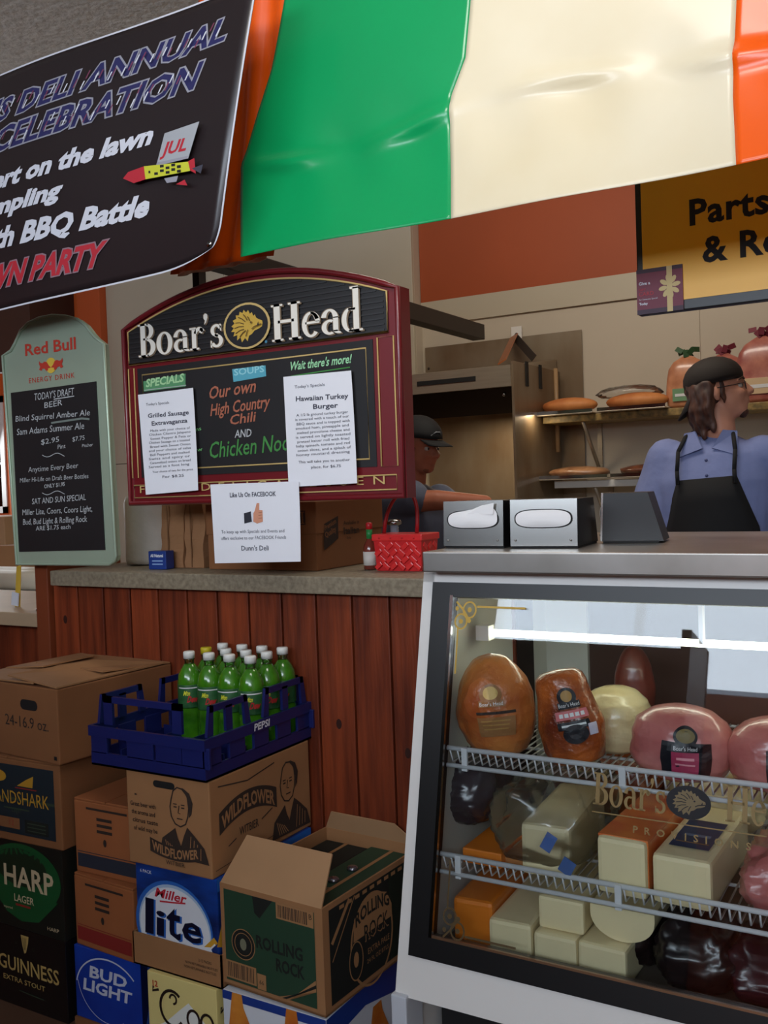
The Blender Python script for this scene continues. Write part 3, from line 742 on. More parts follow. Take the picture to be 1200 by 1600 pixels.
q = shelf_pt(1215, 1.80, hz); ham('ham', 'second pink ham cut off by the right edge of the photograph', 'meat', q, (.088, .075, .13), RND, M_hp, lab3, math.radians(-66), (-.03, 0))
q = shelf_pt(992, 2.16, hz); ham('salami', 'small dark red cured ham at the back of the upper shelf', 'meat', q, (.045, .045, .18), EGG, mat('cured_meat', (122, 56, 44), .35, coat=.5, c2=(90, 40, 34), scale=8), lambda p, H: p.rect(-.01, .06, .01, .09, M_lt), -1.6)

# ---------------------------------------------------------------- cheese loaves
M_ch = mat('pale_cheese', (240, 222, 176), .42, coat=.5, var=.04, scale=14)
M_cho = mat('orange_cheese', (226, 124, 34), .42, coat=.5, var=.06, scale=12)
M_red = mat('orange_red_wrap', (214, 92, 40), .3, coat=.7, c2=(236, 140, 70), scale=18)
M_blu = mat('label_navy', (40, 54, 92), .4)
def loaf(label, p, w, d, h, rz=0, m_=M_ch, top=None, topm=None, cat='cheese', name='cheese_loaf', band=None, group=None):
    t_ = thing(name, label, cat, p, rz, group)
    MB().box((-w/2, 0, 0), (w/2, d, h), m_, bev=min(w, h)*.10).build('cheese', t_)
    if topm is not None:
        b_ = MB(); b_.box((-w/2-.001, .012, h-.004), (w/2+.001, d-.01, h+.0016), topm, bev=.0012); b_.box((w/2-.001, .012, h*.12), (w/2+.0016, d-.01, h-.002), topm); b_.build('wrapper_label', t_)
    if top is not None:
        pr_ = Print((0, 0, h+.0022), (1, 0, 0), (0, 1, 0)); top(pr_); pr_.build('label', t_)
    return t_
z2 = Z2-.028; z0 = .471
def mp(px, y): return shelf_pt(px, y, 0)
def P2(px, y, z): q = mp(px, y); return (q.x, y, z)
def lb(px, py, y): return at(px, py, y=y)
y2 = Y2+.012
# upper cheese row
loaf('pale cheese loaf inside a loose clear bag on the middle shelf', P2(845, y2+.03, z2), .098, .28, .100, math.radians(4))
loaf('cheese loaf with orange-red wrapper on top', P2(963, y2+.01, z2), .092, .30, .104, math.radians(-3), topm=M_red)
def labV(p):
    p.rect(-.036, .05, .036, .20, M_blu); p.rect(-.024, .11, .024, .122, mat('label_steel', (120, 132, 160), .5)); p.rect(-.03, .075, .03, .079, M_lg)
loaf('cheese loaf with navy label beside the orange wrapped one', P2(1057, y2+.01, z2), .104, .30, .088, math.radians(-2), top=labV)
loaf('thin orange cheese block at the left end of the middle shelf', P2(745, y2+.03, z2), .085, .2, .030, 0, m_=M_cho)
loaf('low tan cheese piece between orange block and bagged loaf', P2(797, y2+.05, z2), .05, .18, .024, 0, m_=mat('tan_cheese', (196, 130, 74), .5, coat=.4, var=.1, scale=10))
# crinkled clear bag around the first loaf: thin film with blue marks
def film(fn, nu, nv, label, cat, name, extra=None, mats=None):
    vs = []; fs = []
    for i in range(nu+1):
        for j in range(nv): vs.append(fn(i/nu, j/nv))
    for i in range(nu):
        for j in range(nv):
            l = (j+1) % nv; fs.append((i*nv+j, i*nv+l, (i+1)*nv+l, (i+1)*nv+j))
    b_ = MB(); b_.add(vs, fs, mats or mat_film, True); return b_
mat_film = clear_mat('crinkled_film', (.96, .96, .96), gloss=.02, rough=.18, haze=.02)
def bag(label, c, R, seed, marks=None, m_=None):
    t_ = thing('plastic_bag', label, 'bag', c)
    def fn(u, v):
        an = v*2*math.pi; th = u*math.pi
        sq = lambda a: math.copysign(abs(a)**.55, a)
        d = Vector((sq(math.cos(an))*math.sin(th)**.6, sq(math.sin(an))*math.sin(th)**.6, (1-math.cos(th))/2))
        nz = 1+.16*noise.noise(Vector((d.x*3+seed, d.y*3, d.z*4)))+.12*abs(noise.noise(Vector((d.x*11+seed, d.y*9, d.z*12))))
        return Vector((d.x*R[0]*nz, d.y*R[1]*nz, max(.001, d.z*R[2]*(1 if nz < 1 else nz))))
    b_ = film(fn, 30, 44, 0, 0, 0, mats=m_); b_.build('film', t_)
    if marks:
        b2 = MB()
        for (a, z, w, h) in marks:
            p = Vector((a, -R[1]*1.02, z)); b2.box((a-w/2, -R[1]*1.06, z-h/2), (a+w/2, -R[1]*1.06+.001, z+h/2), mat('blue_bag_print', (70, 96, 150), .5), rot=Matrix.Rotation(.5, 3, 'Y'))
        b2.build('printed_mark', t_)
    return t_
qb = mp(868, y2+.15); bag('crumpled clear plastic bag with blue marks over the pale loaf', (qb.x, y2+.16, z2+.002), (.10, .165, .165), 3.1, [(.04, .085, .022, .035), (.075, .045, .026, .03)])
qb = mp(745, y2+.2); bag('dark meat parcel in clear wrap at the left of the middle shelf', (qb.x-.02, y2+.2, z2+.032), (.085, .12, .15), 8.3, None, m_=mat('wrapped_dark_meat', (58, 44, 48), .25, coat=.4, bump=.6, bscale=14, c2=(72, 66, 72), scale=9))
# loaves on the case floor: lower row of four and two standing on top
y0_ = ys_(.5)+.05
loaf('orange cheese block at the bottom left corner of the case', P2(728, y0_+.03, z0), .085, .26, .10, math.radians(3), m_=M_cho)
loaf('pale loaf on the case floor beside the orange block', P2(785, y0_+.01, z0), .088, .28, .082, math.radians(2))
loaf('middle one of the three pale loaves on the case floor', P2(855, y0_+.01, z0), .085, .28, .074, 0)
loaf('rightmost pale loaf on the case floor', P2(928, y0_+.01, z0), .092, .28, .074, math.radians(-2))
loaf('pale loaf stacked across the bottom row under the middle shelf', P2(866, y0_+.03, z0+.0755), .090, .25, .062, 0)
def rndloaf():
    q = P2(962, y0_+.04, z0+.0755); t_ = thing('cheese_round', 'round bottomed pale cheese hanging over the bottom row', 'cheese', q)
    b_ = MB(); pts = [(.06*math.cos(a), .045+.045*math.sin(a)) for a in [math.pi*(1+k/16) for k in range(17)]]+[(.06, .061), (-.06, .061)]
    b_.prism([(x, z) for x, z in pts], (0, 0, 0), (1, 0, 0), (0, 0, 1), .22, M_ch)
    b_.build('cheese', t_)
rndloaf()
# dark parcels at the right
def parcel(label, px, y, z, R, seed, m_, lab=None):
    q = mp(px, y); t_ = bag(label, (q.x, y, z), R, seed, None, m_=m_)
    t_.name = 'meat_parcel'; t_['category'] = 'meat'
    if lab:
        b_ = MB(); b_.box((-.03, -R[1]*1.04, R[2]*.35), (.04, -R[1]*1.04+.002, R[2]*.7), lab); b_.build('label', t_)
M_dk = mat('dark_wrapped_beef', (30, 18, 18), .3, coat=.35, bump=.5, bscale=12, c2=(24, 18, 22), scale=6)
M_dk2 = mat('dark_red_beef', (70, 26, 34), .3, coat=.35, bump=.5, bscale=12, c2=(40, 18, 24), scale=6)
parcel('dark wrapped beef piece right of the pale loaves', 1000, 1.84, z0, (.045, .10, .12), 2.2, M_dk)
parcel('large near-black wrapped roast on the case floor', 1085, 1.78, z0, (.070, .09, .12), 5.7, M_dk)
parcel('dark red wrapped roast at the right of the case floor', 1195, 1.79, z0, (.068, .09, .11), 9.9, M_dk2)
parcel('pink wrapped meat at the right end of the middle shelf', 1235, 1.80, z2, (.08, .12, .11), 4.4, M_hp)
parcel('brown wrapped roast behind the cheese on the middle shelf', 950, 2.13, z2, (.12, .08, .15), 6.1, M_hb2)
parcel('pale wrapped meat behind the navy labelled cheese', 1120, 2.12, z2, (.10, .08, .14), 7.7, M_hw)
# ---------------------------------------------------------------- cartons stacked in front of the wood panelling
def frames(w, d, h, e=.0006):
    return {'front': ((-w/2, -e, 0), (1, 0, 0), (0, 0, 1)), 'side': ((w/2+e, 0, 0), (0, 1, 0), (0, 0, 1)), 'top': ((-w/2, 0, h+e), (1, 0, 0), (0, 1, 0))}
def carton(name, label, cat, loc, w, d, h, rz, m_, flaps=True, art=None, group=None, bev=.004, hole=False):
    """origin at the middle of the front bottom edge; flaps: two long top flaps meeting at the middle"""
    t_ = thing(name, label, cat, loc, rz, group)
    hb = h-(.006 if flaps else 0)
    MB().box((-w/2, 0, 0), (w/2, d, hb), m_, bev=bev).build('body', t_)
    if flaps:
        for s_ in (-1, 1):
            a, b_ = (-w/2+.001, -.0015) if s_ < 0 else (.0015, w/2-.001)
            MB().box((a, .001, hb), (b_, d-.001, h), m_, bev=.0018).build('flap', t_)
    if hole:
        pr_ = Print(*frames(w, d, h)['front']); hx, hz_, hw, hh = hole
        pr_.rect(hx-hw/2, hz_-hh/2, hx+hw/2, hz_+hh/2, M_blackm); pr_.ell(hx-hw/2, hz_, hh*.5, hh/2, M_blackm, 12); pr_.ell(hx+hw/2, hz_, hh*.5, hh/2, M_blackm, 12)
        pr_.build('hand_hole', t_)
    if art:
        for k, fn in art.items():
            F_ = frames(w, d, h); pr_ = Print(*F_[k]); fn(pr_, w if k != 'side' else d, h if k != 'top' else d)
            pr_.build({'front': 'front_print', 'side': 'side_print', 'top': 'top_print'}[k], t_)
    return t_
def barcode(p, u, v, w, h, m_=M_kink, seed=1):
    rr = random.Random(seed); x = u
    while x < u+w:
        q = rr.uniform(.0008, .003); p.rect(x, v, min(x+q, u+w), v+h, m_); p.h -= p.step; x += q+rr.uniform(.001, .003)
    p.h += p.step*2
C_ = lambda *c: c
# colours of the printed cartons
M_gb = mat('guinness_black', (20, 17, 18), .35, coat=.2); M_gg = mat('guinness_gold', (190, 160, 96), .45)
M_hg = mat('harp_green', (22, 84, 44), .4, coat=.2); M_hgd = mat('harp_dark_green', (24, 44, 28), .4, coat=.2); M_hcr = mat('harp_cream', (206, 186, 150), .5); M_hred = mat('harp_red', (140, 40, 34), .5)
M_lsn = mat('landshark_navy', (28, 40, 48), .5); M_lsy = mat('landshark_gold', (186, 138, 42), .5); M_lsg = mat('landshark_green', (52, 66, 50), .5)
M_bl = mat('bud_light_blue', (24, 74, 190), .3, coat=.3, c2=(14, 44, 140), scale=4); M_bld = mat('bud_dark_blue', (14, 26, 78), .3, coat=.3); M_bls = mat('bud_silver', (206, 212, 230), .35)
M_mln = mat('miller_navy', (16, 28, 74), .3, coat=.3, c2=(24, 70, 160), scale=6, stretch=(1, 1, 3)); M_mlw = mat('miller_white', (228, 232, 240), .35, coat=.3); M_mlb = mat('miller_blue', (46, 104, 190), .3, coat=.3); M_mlr = mat('miller_red', (200, 40, 56), .4); M_mlk = mat('miller_ink', (14, 18, 44), .3)
M_mly = mat('miller_gold', (214, 160, 50), .4)
M_coy = mat('coors_cream', (232, 214, 140), .4, coat=.2); M_cow = mat('coors_snow', (236, 238, 232), .4); M_cok = mat('coors_ink', (40, 28, 24), .4); M_cor = mat('coors_red', (190, 70, 44), .5)
M_rrg = mat('rolling_rock_green', (36, 66, 46), .6); M_rrd = mat('rolling_rock_ink', (20, 24, 20), .7); M_rrk = mat('rolling_rock_tan', (160, 116, 74), .8)
M_bbw = mat('bottle_pack_white', (220, 224, 232), .35, coat=.3); M_bba = mat('amber_bottle_print', (190, 92, 30), .35, coat=.3, c2=(226, 150, 60), scale=12)
M_tan = mat('small_carton_orange_kraft', (158, 92, 50), .8, var=.05, scale=8)
M_sred = mat('small_carton_red', (136, 34, 28), .7); M_snavy = mat('small_carton_navy', (38, 42, 56), .7)

# -- column at the far left
def guin(p, w, h):
    p.text('GUINNESS', w-.028, .098, .040, M_gg, w=.245, align='r', bold=.012); p.text('EXTRA STOUT', w-.085, .068, .014, M_gg, w=.17, align='r')
    p.poly([(w-.175, .206), (w-.143, .206), (w-.146, .188), (w-.156, .160), (w-.163, .156), (w-.170, .178)], M_gg)
    for k in range(4): p.stroke([(w-.168+.005*k, .200), (w-.164+.002*k, .166)], .0012, M_gb)
    p.text('A', w-.20, .176, .010, M_lsg); p.text('G', w-.13, .17, .010, M_lsg); p.stroke([(w-.19, .048), (w-.09, .044)], .003, M_lsg)
def harp(p, w, h):
    p.ell(w-.155, .148, .148, .090, M_hg, 40); p.poly([(w-.29, .10), (w-.02, .10), (w-.10, .032), (w-.17, .022), (w-.23, .04)], M_hg)
    p.ell(w-.165, .172, .105, .052, M_hgd, 30)
    for k in range(12): p.ell(w-.26+.02*k, .196+.022*math.sin(k*.29), .012, .0045, M_hg, 8, rot=k*.5)
    p.text('HARP', w-.034, .116, .058, M_hcr, w=.20, align='r', bold=.02); p.text('LAGER', w-.115, .076, .020, M_hcr, w=.08, align='r', bold=.01); p.rect(w-.19, .064, w-.13, .070, M_hred)
    p.text('HARP', w-.02, .02, .010, M_hcr, w=.045, align='r'); p.text('imported', w-.24, .05, .007, M_hcr)
def lands(p, w, h):
    p.rect(.02, .022, w-.024, h-.02, M_lsn); p.rect(.02, .115, w-.024, .122, M_lsg)
    p.poly([(w-.165, .156), (w-.105, .156), (w-.100, .188), (w-.128, .176)], M_lsy); p.poly([(w-.172, .152), (w-.09, .152), (w-.09, .149), (w-.172, .149)], M_hred)
    p.text('LANDSHARK', w-.045, .105, .036, M_lsy, w=.225, align='r', bold=.0); p.rect(w-.22, .09, w-.12, .094, M_lsg); p.text('Lager', w-.17, .082, .012, M_lsg, align='c')
    p.rect(w-.27, .036, w-.16, .066, M_kraft2); p.text('12', w-.20, .044, .016, M_hred); p.rect(w-.14, .030, w-.05, .066, M_rrd)
    for k in range(3): p.rect(w-.13, .036+.01*k, w-.06, .039+.01*k, M_lsg)
    p.ell(w-.235, .178, .03, .016, M_lsy, 14)
def big(p, w, h):
    p.text('24-16.9 oz.', w-.040, .085, .030, M_kink, w=.19, align='r', bold=.0)
XD, YD = -2.205, 1.72
carton('beer_case', 'black stout case with gold harp at the bottom of the left stack', 'beer case', (XD-.037, YD, 0), .40, .37, .222, 0, M_gb, False, {'front': guin}, bev=.002)
carton('beer_case', 'green and black lager case with cream letters above the black stout case', 'beer case', (XD-.035, YD, .2225), .40, .37, .243, 0, mat('harp_box_black', (26, 28, 24), .4), False, {'front': harp}, bev=.002)
carton('carton', 'brown carton with navy print and gold sail under the big plain carton', 'carton', (XD-.030, YD-.005, .466), .40, .38, .232, math.radians(2), M_kraft2, True, {'front': lands})
bc = thing('carton', 'big plain brown carton with hand hole and four crossed top flaps', 'carton', (-2.220, 1.725, .699), math.radians(-4))
w, d, h = .40, .40, .200
MB().box((-w/2, 0, 0), (w/2, d, h), M_kraft2, bev=.004).build('body', bc)
def flapq(q, nm='flap', par=bc, m_=M_kraft, t=.004): return MB().slab(q, t, m_).build(nm, par)
hh = h+.004
flapq([(-w/2+.002, .002, hh), (w/2-.10, .002, hh+.006), (w/2-.17, d*.44, hh+.012), (-w/2+.002, d*.5, hh+.003)])
flapq([(-w/2+.05, d*.47, hh+.010), (w/2-.02, d*.42, hh+.014), (w/2-.002, d-.002, hh+.002), (-w/2+.02, d-.002, hh+.002)])
flapq([(w/2-.22, .006, hh+.017), (w/2-.002, .002, hh+.002), (w/2-.002, d-.02, hh+.004), (w/2-.16, d*.62, hh+.022)])
flapq([(-w/2+.002, d*.30, hh+.004), (-w/2+.16, d*.34, hh+.017), (-w/2+.15, d*.80, hh+.017), (-w/2+.002, d-.01, hh+.003)])
pr = Print(*frames(w, d, h)['front']); big(pr, w, h); pr.rect(w-.022, .012, w-.010, .022, M_blackm); pr.build('front_print', bc)
pr = Print(*frames(w, d, h)['front']); pr.rect(w-.145, .134, w-.098, .162, M_blackm); pr.ell(w-.145, .148, .014, .014, M_blackm, 12); pr.ell(w-.098, .148, .014, .014, M_blackm, 12); pr.build('hand_hole', bc)

# -- column C: light beer case and small cartons
def bud(p, w, h):
    p.ring(w*.52, h*.42, w*.50, h*.50, .004, M_bls, 40, 170, 30); p.ring(w*.50, h*.62, w*.46, h*.58, .0016, M_bls, 190, 300, 30)
    p.text('BUD', .055, .118, .030, M_bls, w=.135, bold=.03, shear=.15); p.text('LIGHT', .030, .080, .030, M_bls, w=.175, bold=.03, shear=.15)
    p.text('LIGHT', .030, .080, .030, M_bls, w=.175, bold=.03, shear=.15)
def buds(p, w, h):
    p.rect(0, 0, w, h, M_bld); p.stroke([(.01, .0), (.03, .07), (.03, h)], .012, mat('bud_mid', (60, 100, 190), .35))
carton('beer_case', 'shiny blue light beer case with silver letters under the small red banded carton', 'beer case', (-1.905, 1.735, .022), .24, .33, .192, 0, M_bl, False, {'front': bud, 'side': buds}, bev=.002)
MB().box((-2.028, 1.73, 0), (-1.782, 2.08, .021), M_kraft2).build('cardboard_tray'); tag(bpy.data.objects['cardboard_tray'], 'flat brown tray under the shiny blue light beer case', 'tray')
def small(col):
    def f(p, w, h):
        p.rect(.008, .016, w-.012, .052, col); p.rect(.008, .056, w-.012, .058, col)
        p.text('SAUCE', w*.48, h-.055, .013, M_kink, w=.045, align='c'); p.text('BOTTLES', w*.48, h-.075, .013, M_kink, w=.055, align='c'); p.ell(w*.48, h-.10, .006, .012, M_kink, 12)
        p.rect(w*.22, h-.028, w*.8, h-.022, M_kink)
    return f
def small2(col):
    def f(p, w, h):
        p.rect(.008, .016, w-.012, .052, col); p.rect(.008, .056, w-.012, .058, col)
        for k in range(3): p.rect(w*.36, h-.052-.016*k, w*.60, h-.044-.016*k, M_kink)
        p.ell(w*.48, h-.108, .006, .010, M_kink, 12); p.rect(w*.2, h-.026, w*.84, h-.020, M_kink)
    return f
carton('carton', 'small brown carton with a red band on the blue beer case', 'carton', (-1.907, 1.735, .2145), .228, .32, .192, math.radians(-3), M_tan, True, {'front': small2(M_sred)})
carton('carton', 'small brown carton with a dark navy band above the red banded one', 'carton', (-1.905, 1.752, .407), .228, .32, .198, math.radians(1), M_tan, True, {'front': small2(M_snavy)})
def redw(p, w, h):
    p.rect(0, .035, w, h, M_sred)
    p.stroke([(w*.4, h*.75), (w*.7, h*.62), (w*.55, h*.55)], .004, mat('dull_gold_print', (150, 90, 50), .6))
carton('carton', 'dark red and white carton half hidden between the crate and the big brown carton', 'carton', (-1.855, 1.90, .606), .12, .18, .115, 0, M_mlw, False, {'front': redw}, bev=.002)

# -- column B: snow-printed case, white and blue case in its tray, kraft case with portraits
def script_coors(p, x, y, s, m_, full=True):
    # looping hand lettering drawn as strokes
    def C(x, y, r): p.ring(x, y, r, r*1.15, s*.11, m_, 50, 320, 20); p.ring(x+r*.1, y+r*.62, r*.28, r*.3, s*.08, m_, -90, 180, 12)
    C(x, y, s*.55); p.stroke([(x-s*.85, y+s*.62), (x-s*.9, y+s*.45), (x-s*.6, y+s*.55)], s*.09, m_)
    for k in (1, 2): p.ring(x+s*(.35+.62*k), y-s*.18, s*.27, s*.33, s*.10, m_, 0, 360, 20)
    if not full: return
    p.stroke([(x+s*1.98, y+s*.2), (x+s*2.0, y-s*.5)], s*.10, m_); p.ring(x+s*2.2, y-s*.05, s*.22, s*.2, s*.09, m_, 20, 170, 10)
    p.stroke([(x+s*2.7, y+s*.12), (x+s*2.5, y+s*.05), (x+s*2.6, y-s*.15), (x+s*2.75, y-s*.32), (x+s*2.45, y-s*.5)], s*.10, m_)
def coors(p, w, h):
    p.poly([(.0, .09), (.06, .125), (.10, .16), (.13, .185), (.17, .155), (.20, .13), (w, .11), (w, 0), (0, 0)], M_cow)
    script_coors(p, .078, .160, .068, M_cok, False); p.text('12', .018, .203, .014, M_cor, bold=.03)
def coorss(p, w, h):
    p.poly([(0, .1), (.1, .14), (.2, .10), (w, .13), (w, 0), (0, 0)], M_cow); script_coors(p, .075, .145, .07, M_cok); p.text('12', .03, .203, .012, M_cor)
carton('beer_case', 'cream and white twelve-pack with snowy peak and script lettering', 'beer case', (-1.606, 1.69, 0), .216, .40, .236, math.radians(1), M_coy, False, {'front': coors, 'side': coorss}, bev=.002)
tr = thing('cardboard_tray', 'low brown cardboard tray holding the blue and white beer case', 'tray', (-1.628, 1.70, .2365), math.radians(0))
w, d, h = .285, .40, .080; b = MB()
b.box((-w/2, 0, 0), (w/2, .004, h), M_kraft); b.box((-w/2, d-.004, 0), (w/2, d, h), M_kraft); b.box((-w/2, 0, 0), (-w/2+.004, d, h), M_kraft); b.box((w/2-.004, 0, 0), (w/2, d, h), M_kraft); b.box((-w/2, 0, 0), (w/2, d, .004), M_kraft)
b.build('tray_walls', tr)
pr = Print((-w/2, -.0006, 0), (1, 0, 0), (0, 0, 1)); pr.text('2-12 PACKS', w-.03, .052, .007, M_kink, w=.04, align='r'); [pr.text('NON RETURNABLE BOTTLES', w-.012-.004*k, .040-.011*k, .006, M_kink, w=.10, align='r') for k in range(2)]
pr.build('tray_print', tr)
def lite(p, w, h):
    p.ell(w*.46, h*.43, w*.475, h*.455, M_mlb, 44); p.ell(w*.47, h*.42, w*.445, h*.43, mat('pale_blue_ring', (170, 196, 224), .35), 44); p.ell(w*.47, h*.41, w*.43, h*.41, M_mlw, 44)
    p.text('Miller', w*.24, h*.70, .022, M_mlr, w=.10, shear=.35, bold=.025); p.stroke([(w*.30, h*.66), (w*.44, h*.675), (w*.62, h*.70)], .004, M_mlr)
    for (t, x, y, s_, ww) in (('l', .026, .078, .086, .028), ('i', .062, .079, .064, .028), ('t', .096, .080, .088, .046), ('e', .146, .084, .068, .062)):
        p.text(t, x*w/.26+.004, y, s_, M_mlb, w=ww+.002, bold=.03, shear=.06); p.text(t, x*w/.26, y+.002, s_, M_mlk, w=ww, bold=.02, shear=.06)
    p.text('6 PACK', .018, h-.022, .008, M_mlw); p.stroke([(w*.70, h*.16), (w*.97, h*.42)], .016, M_mly); p.stroke([(w*.72, h*.15), (w*.96, h*.38)], .004, M_mlw)
    p.poly([(w*.3, .03), (w*.98, .05), (w*.9, .085), (w*.6, .07), (w*.42, .09)], M_mlw)
def lites(p, w, h):
    p.rect(0, h-.03, w, h, M_mlb); p.text('6', .01, h-.05, .012, M_mlw); p.stroke([(0, .09), (.03, .16)], .02, M_mly)
carton('beer_case', 'dark blue case with white oval and big blue italic letters standing in the low tray', 'beer case', (-1.628, 1.708, .2415), .262, .385, .250, 0, M_mln, False, {'front': lite, 'side': lites}, bev=.003)
# portrait of the white-haired gentleman printed on the kraft case: generic engraved bust
def bust(p, x, y, s, m_):
    H = [(x+s*a, y+s*b_) for a, b_ in [(-.16,.62),(-.19,.5),(-.17,.36),(-.10,.26),(0,.23),(.10,.28),(.15,.4),(.17,.52),(.15,.68),(.08,.78),(-.04,.80),(-.12,.74)]]
    p.stroke(H+[H[0]], s*.022, m_)
    p.poly([(x+s*a, y+s*b_) for a, b_ in [(.08,.80),(.19,.74),(.25,.6),(.22,.44),(.17,.38),(.18,.55),(.13,.70),(.02,.80)]], m_)
    for dx in (-.09, .06): p.rect(x+s*(dx-.035), y+s*.545, x+s*(dx+.035), y+s*.56, m_); p.rect(x+s*(dx-.03), y+s*.50, x+s*(dx+.03), y+s*.52, m_)
    p.stroke([(x-s*.01, y+s*.54), (x-s*.035, y+s*.43), (x+s*.01, y+s*.42)], s*.014, m_); p.stroke([(x-s*.06, y+s*.345), (x+s*.05, y+s*.345)], s*.016, m_)
    p.poly([(x+s*a, y+s*b_) for a, b_ in [(-.42,-.22),(-.36,.02),(-.2,.13),(-.10,.20),(-.06,.06),(0,-.05),(.06,.10),(.13,.24),(.28,.12),(.44,-.02),(.52,-.25)]], m_)
    for k in range(5): p.stroke([(x+s*(-.30+.04*k), y+s*(.0-.02*k)), (x+s*(-.24+.05*k), y-s*.2)], s*.012, M_kraft)
    for k in range(4): p.stroke([(x+s*(.20+.06*k), y+s*(.12-.05*k)), (x+s*(.16+.07*k), y-s*.2)], s*.012, M_kraft)
def ribbon(p, x0, x1, y, h, sag, m_, txt, tm):
    n_ = 16; lo = []; up = []
    for k in range(n_+1):
        q = k/n_; yy = y+sag*(1-(2*q-1)**2); lo.append((x0+(x1-x0)*q, yy)); up.append((x0+(x1-x0)*q, yy+h))
    for k in range(n_): p.poly([lo[k], lo[k+1], up[k+1], up[k]], m_, False)
    p.h += p.step; p.text(txt, (x0+x1)/2, y+h*.18, h*.64, tm, w=(x1-x0)*.92, align='c', bold=.03, arch=sag)
def wf_front(p, w, h):
    p.rect(.100, h-.033, .152, h-.016, M_blackm); p.ell(.100, h-.0245, .009, .0085, M_blackm, 10); p.ell(.152, h-.0245, .009, .0085, M_blackm, 10)
    bust(p, .175, .075, .165, M_kink); ribbon(p, .075, .235, .040, .034, -.012, M_kink, 'WILDFLOWER', M_kraft); p.text('WITBIER', .155, .016, .010, M_kink, w=.06, align='c')
    for k, t in enumerate(('Great beer with', 'the aroma and', 'citrus taste', 'of wild may be')): p.text(t, .014+.003*k, .145-.020*k, .011, M_kink, w=.084-.006*(k % 2), bold=.01)
    p.rect(.03, .172, .036, .176, M_kink)
def wf_side(p, w, h):
    p.stroke([(.03, h-.02), (.14, h-.035), (.25, h-.02)], .003, M_kink)
    ribbon(p, .03, .255, .095, .052, .028, M_kink, 'WILDFLOWER', M_kraft); p.text('WITBIER', .14, .072, .020, M_kink, w=.075, align='c', bold=.01)
    p.stroke([(.06, .06), (.09, .07)], .003, M_kink); p.stroke([(.19, .085), (.235, .10)], .003, M_kink); bust(p, .305, .055, .18, M_kink)
    p.stroke([(.01, .018), (.25, .03)], .0015, M_kink)
carton('beer_case', 'light brown case with black ink portrait busts and curved dark ribbon lettering', 'beer case', (-1.636, 1.70, .4925), .268, .405, .232, 0, M_kraft, False, {'front': wf_front, 'side': wf_side})

# -- column A: bottle picture pack and the open green printed carton on it
def pack(p, w, h):
    p.rect(0, h*.45, w*.30, h, M_bl) if 0 else None
    p.poly([(0, h), (w, h), (w, h-.02), (0, h-.02)], mat('pack_blue', (30, 60, 140), .35, coat=.3))
    for (x, s_) in ((.045, 1.0), (.20, 1.0)):
        p.poly([(x-.016, h), (x+.012, h), (x+.016, h-.03), (x+.045, h-.09), (x+.05, .06), (x-.03, .06), (x-.03, h-.09)], M_bba)
        p.ell(x+.008, h-.17, .04, .05, M_bls, 20); p.ell(x+.008, h-.17, .034, .043, M_bl, 20)
    p.stroke([(.14, h-.10), (.18, h-.06)], .008, M_ink)
def packs(p, w, h):
    p.poly([(0, h), (.40, h), (.40, h-.10), (.16, h-.045), (0, h-.06)], mat('pack_blue', (30, 60, 140), .35, coat=.3))
    for x in (.03, .21, .335): p.poly([(x-.018, h-.065), (x+.020, h-.065), (x+.024, h-.09), (x+.05, h-.14), (x+.05, .04), (x-.04, .04), (x-.04, h-.14)], M_bba); p.ell(x, h-.17, .05, .05, M_bls, 20); p.ell(x, h-.17, .044, .043, M_bl, 20)
carton('beer_case', 'white and blue case printed with amber bottles under the open green printed carton', 'beer case', (-1.333, 1.692, 0), .29, .405, .244, math.radians(0), M_bbw, False, {'front': pack, 'side': packs}, bev=.002)
rz = math.radians(-3); RW, RD, RH = .300, .415, .240
rr = thing('carton', 'open carton printed green and black with raised flaps and beer packs inside', 'carton', (-1.338, 1.700, .2485), rz)
b = MB(); T = .005
b.box((-RW/2, 0, 0), (RW/2, T, RH), M_kraft); b.box((-RW/2, RD-T, 0), (RW/2, RD, RH), M_kraft); b.box((-RW/2, T, 0), (-RW/2+T, RD-T, RH), M_kraft); b.box((RW/2-T, T, 0), (RW/2, RD-T, RH), M_kraft); b.box((-RW/2, 0, 0), (RW/2, RD, T), M_kraft)
b.build('body', rr)
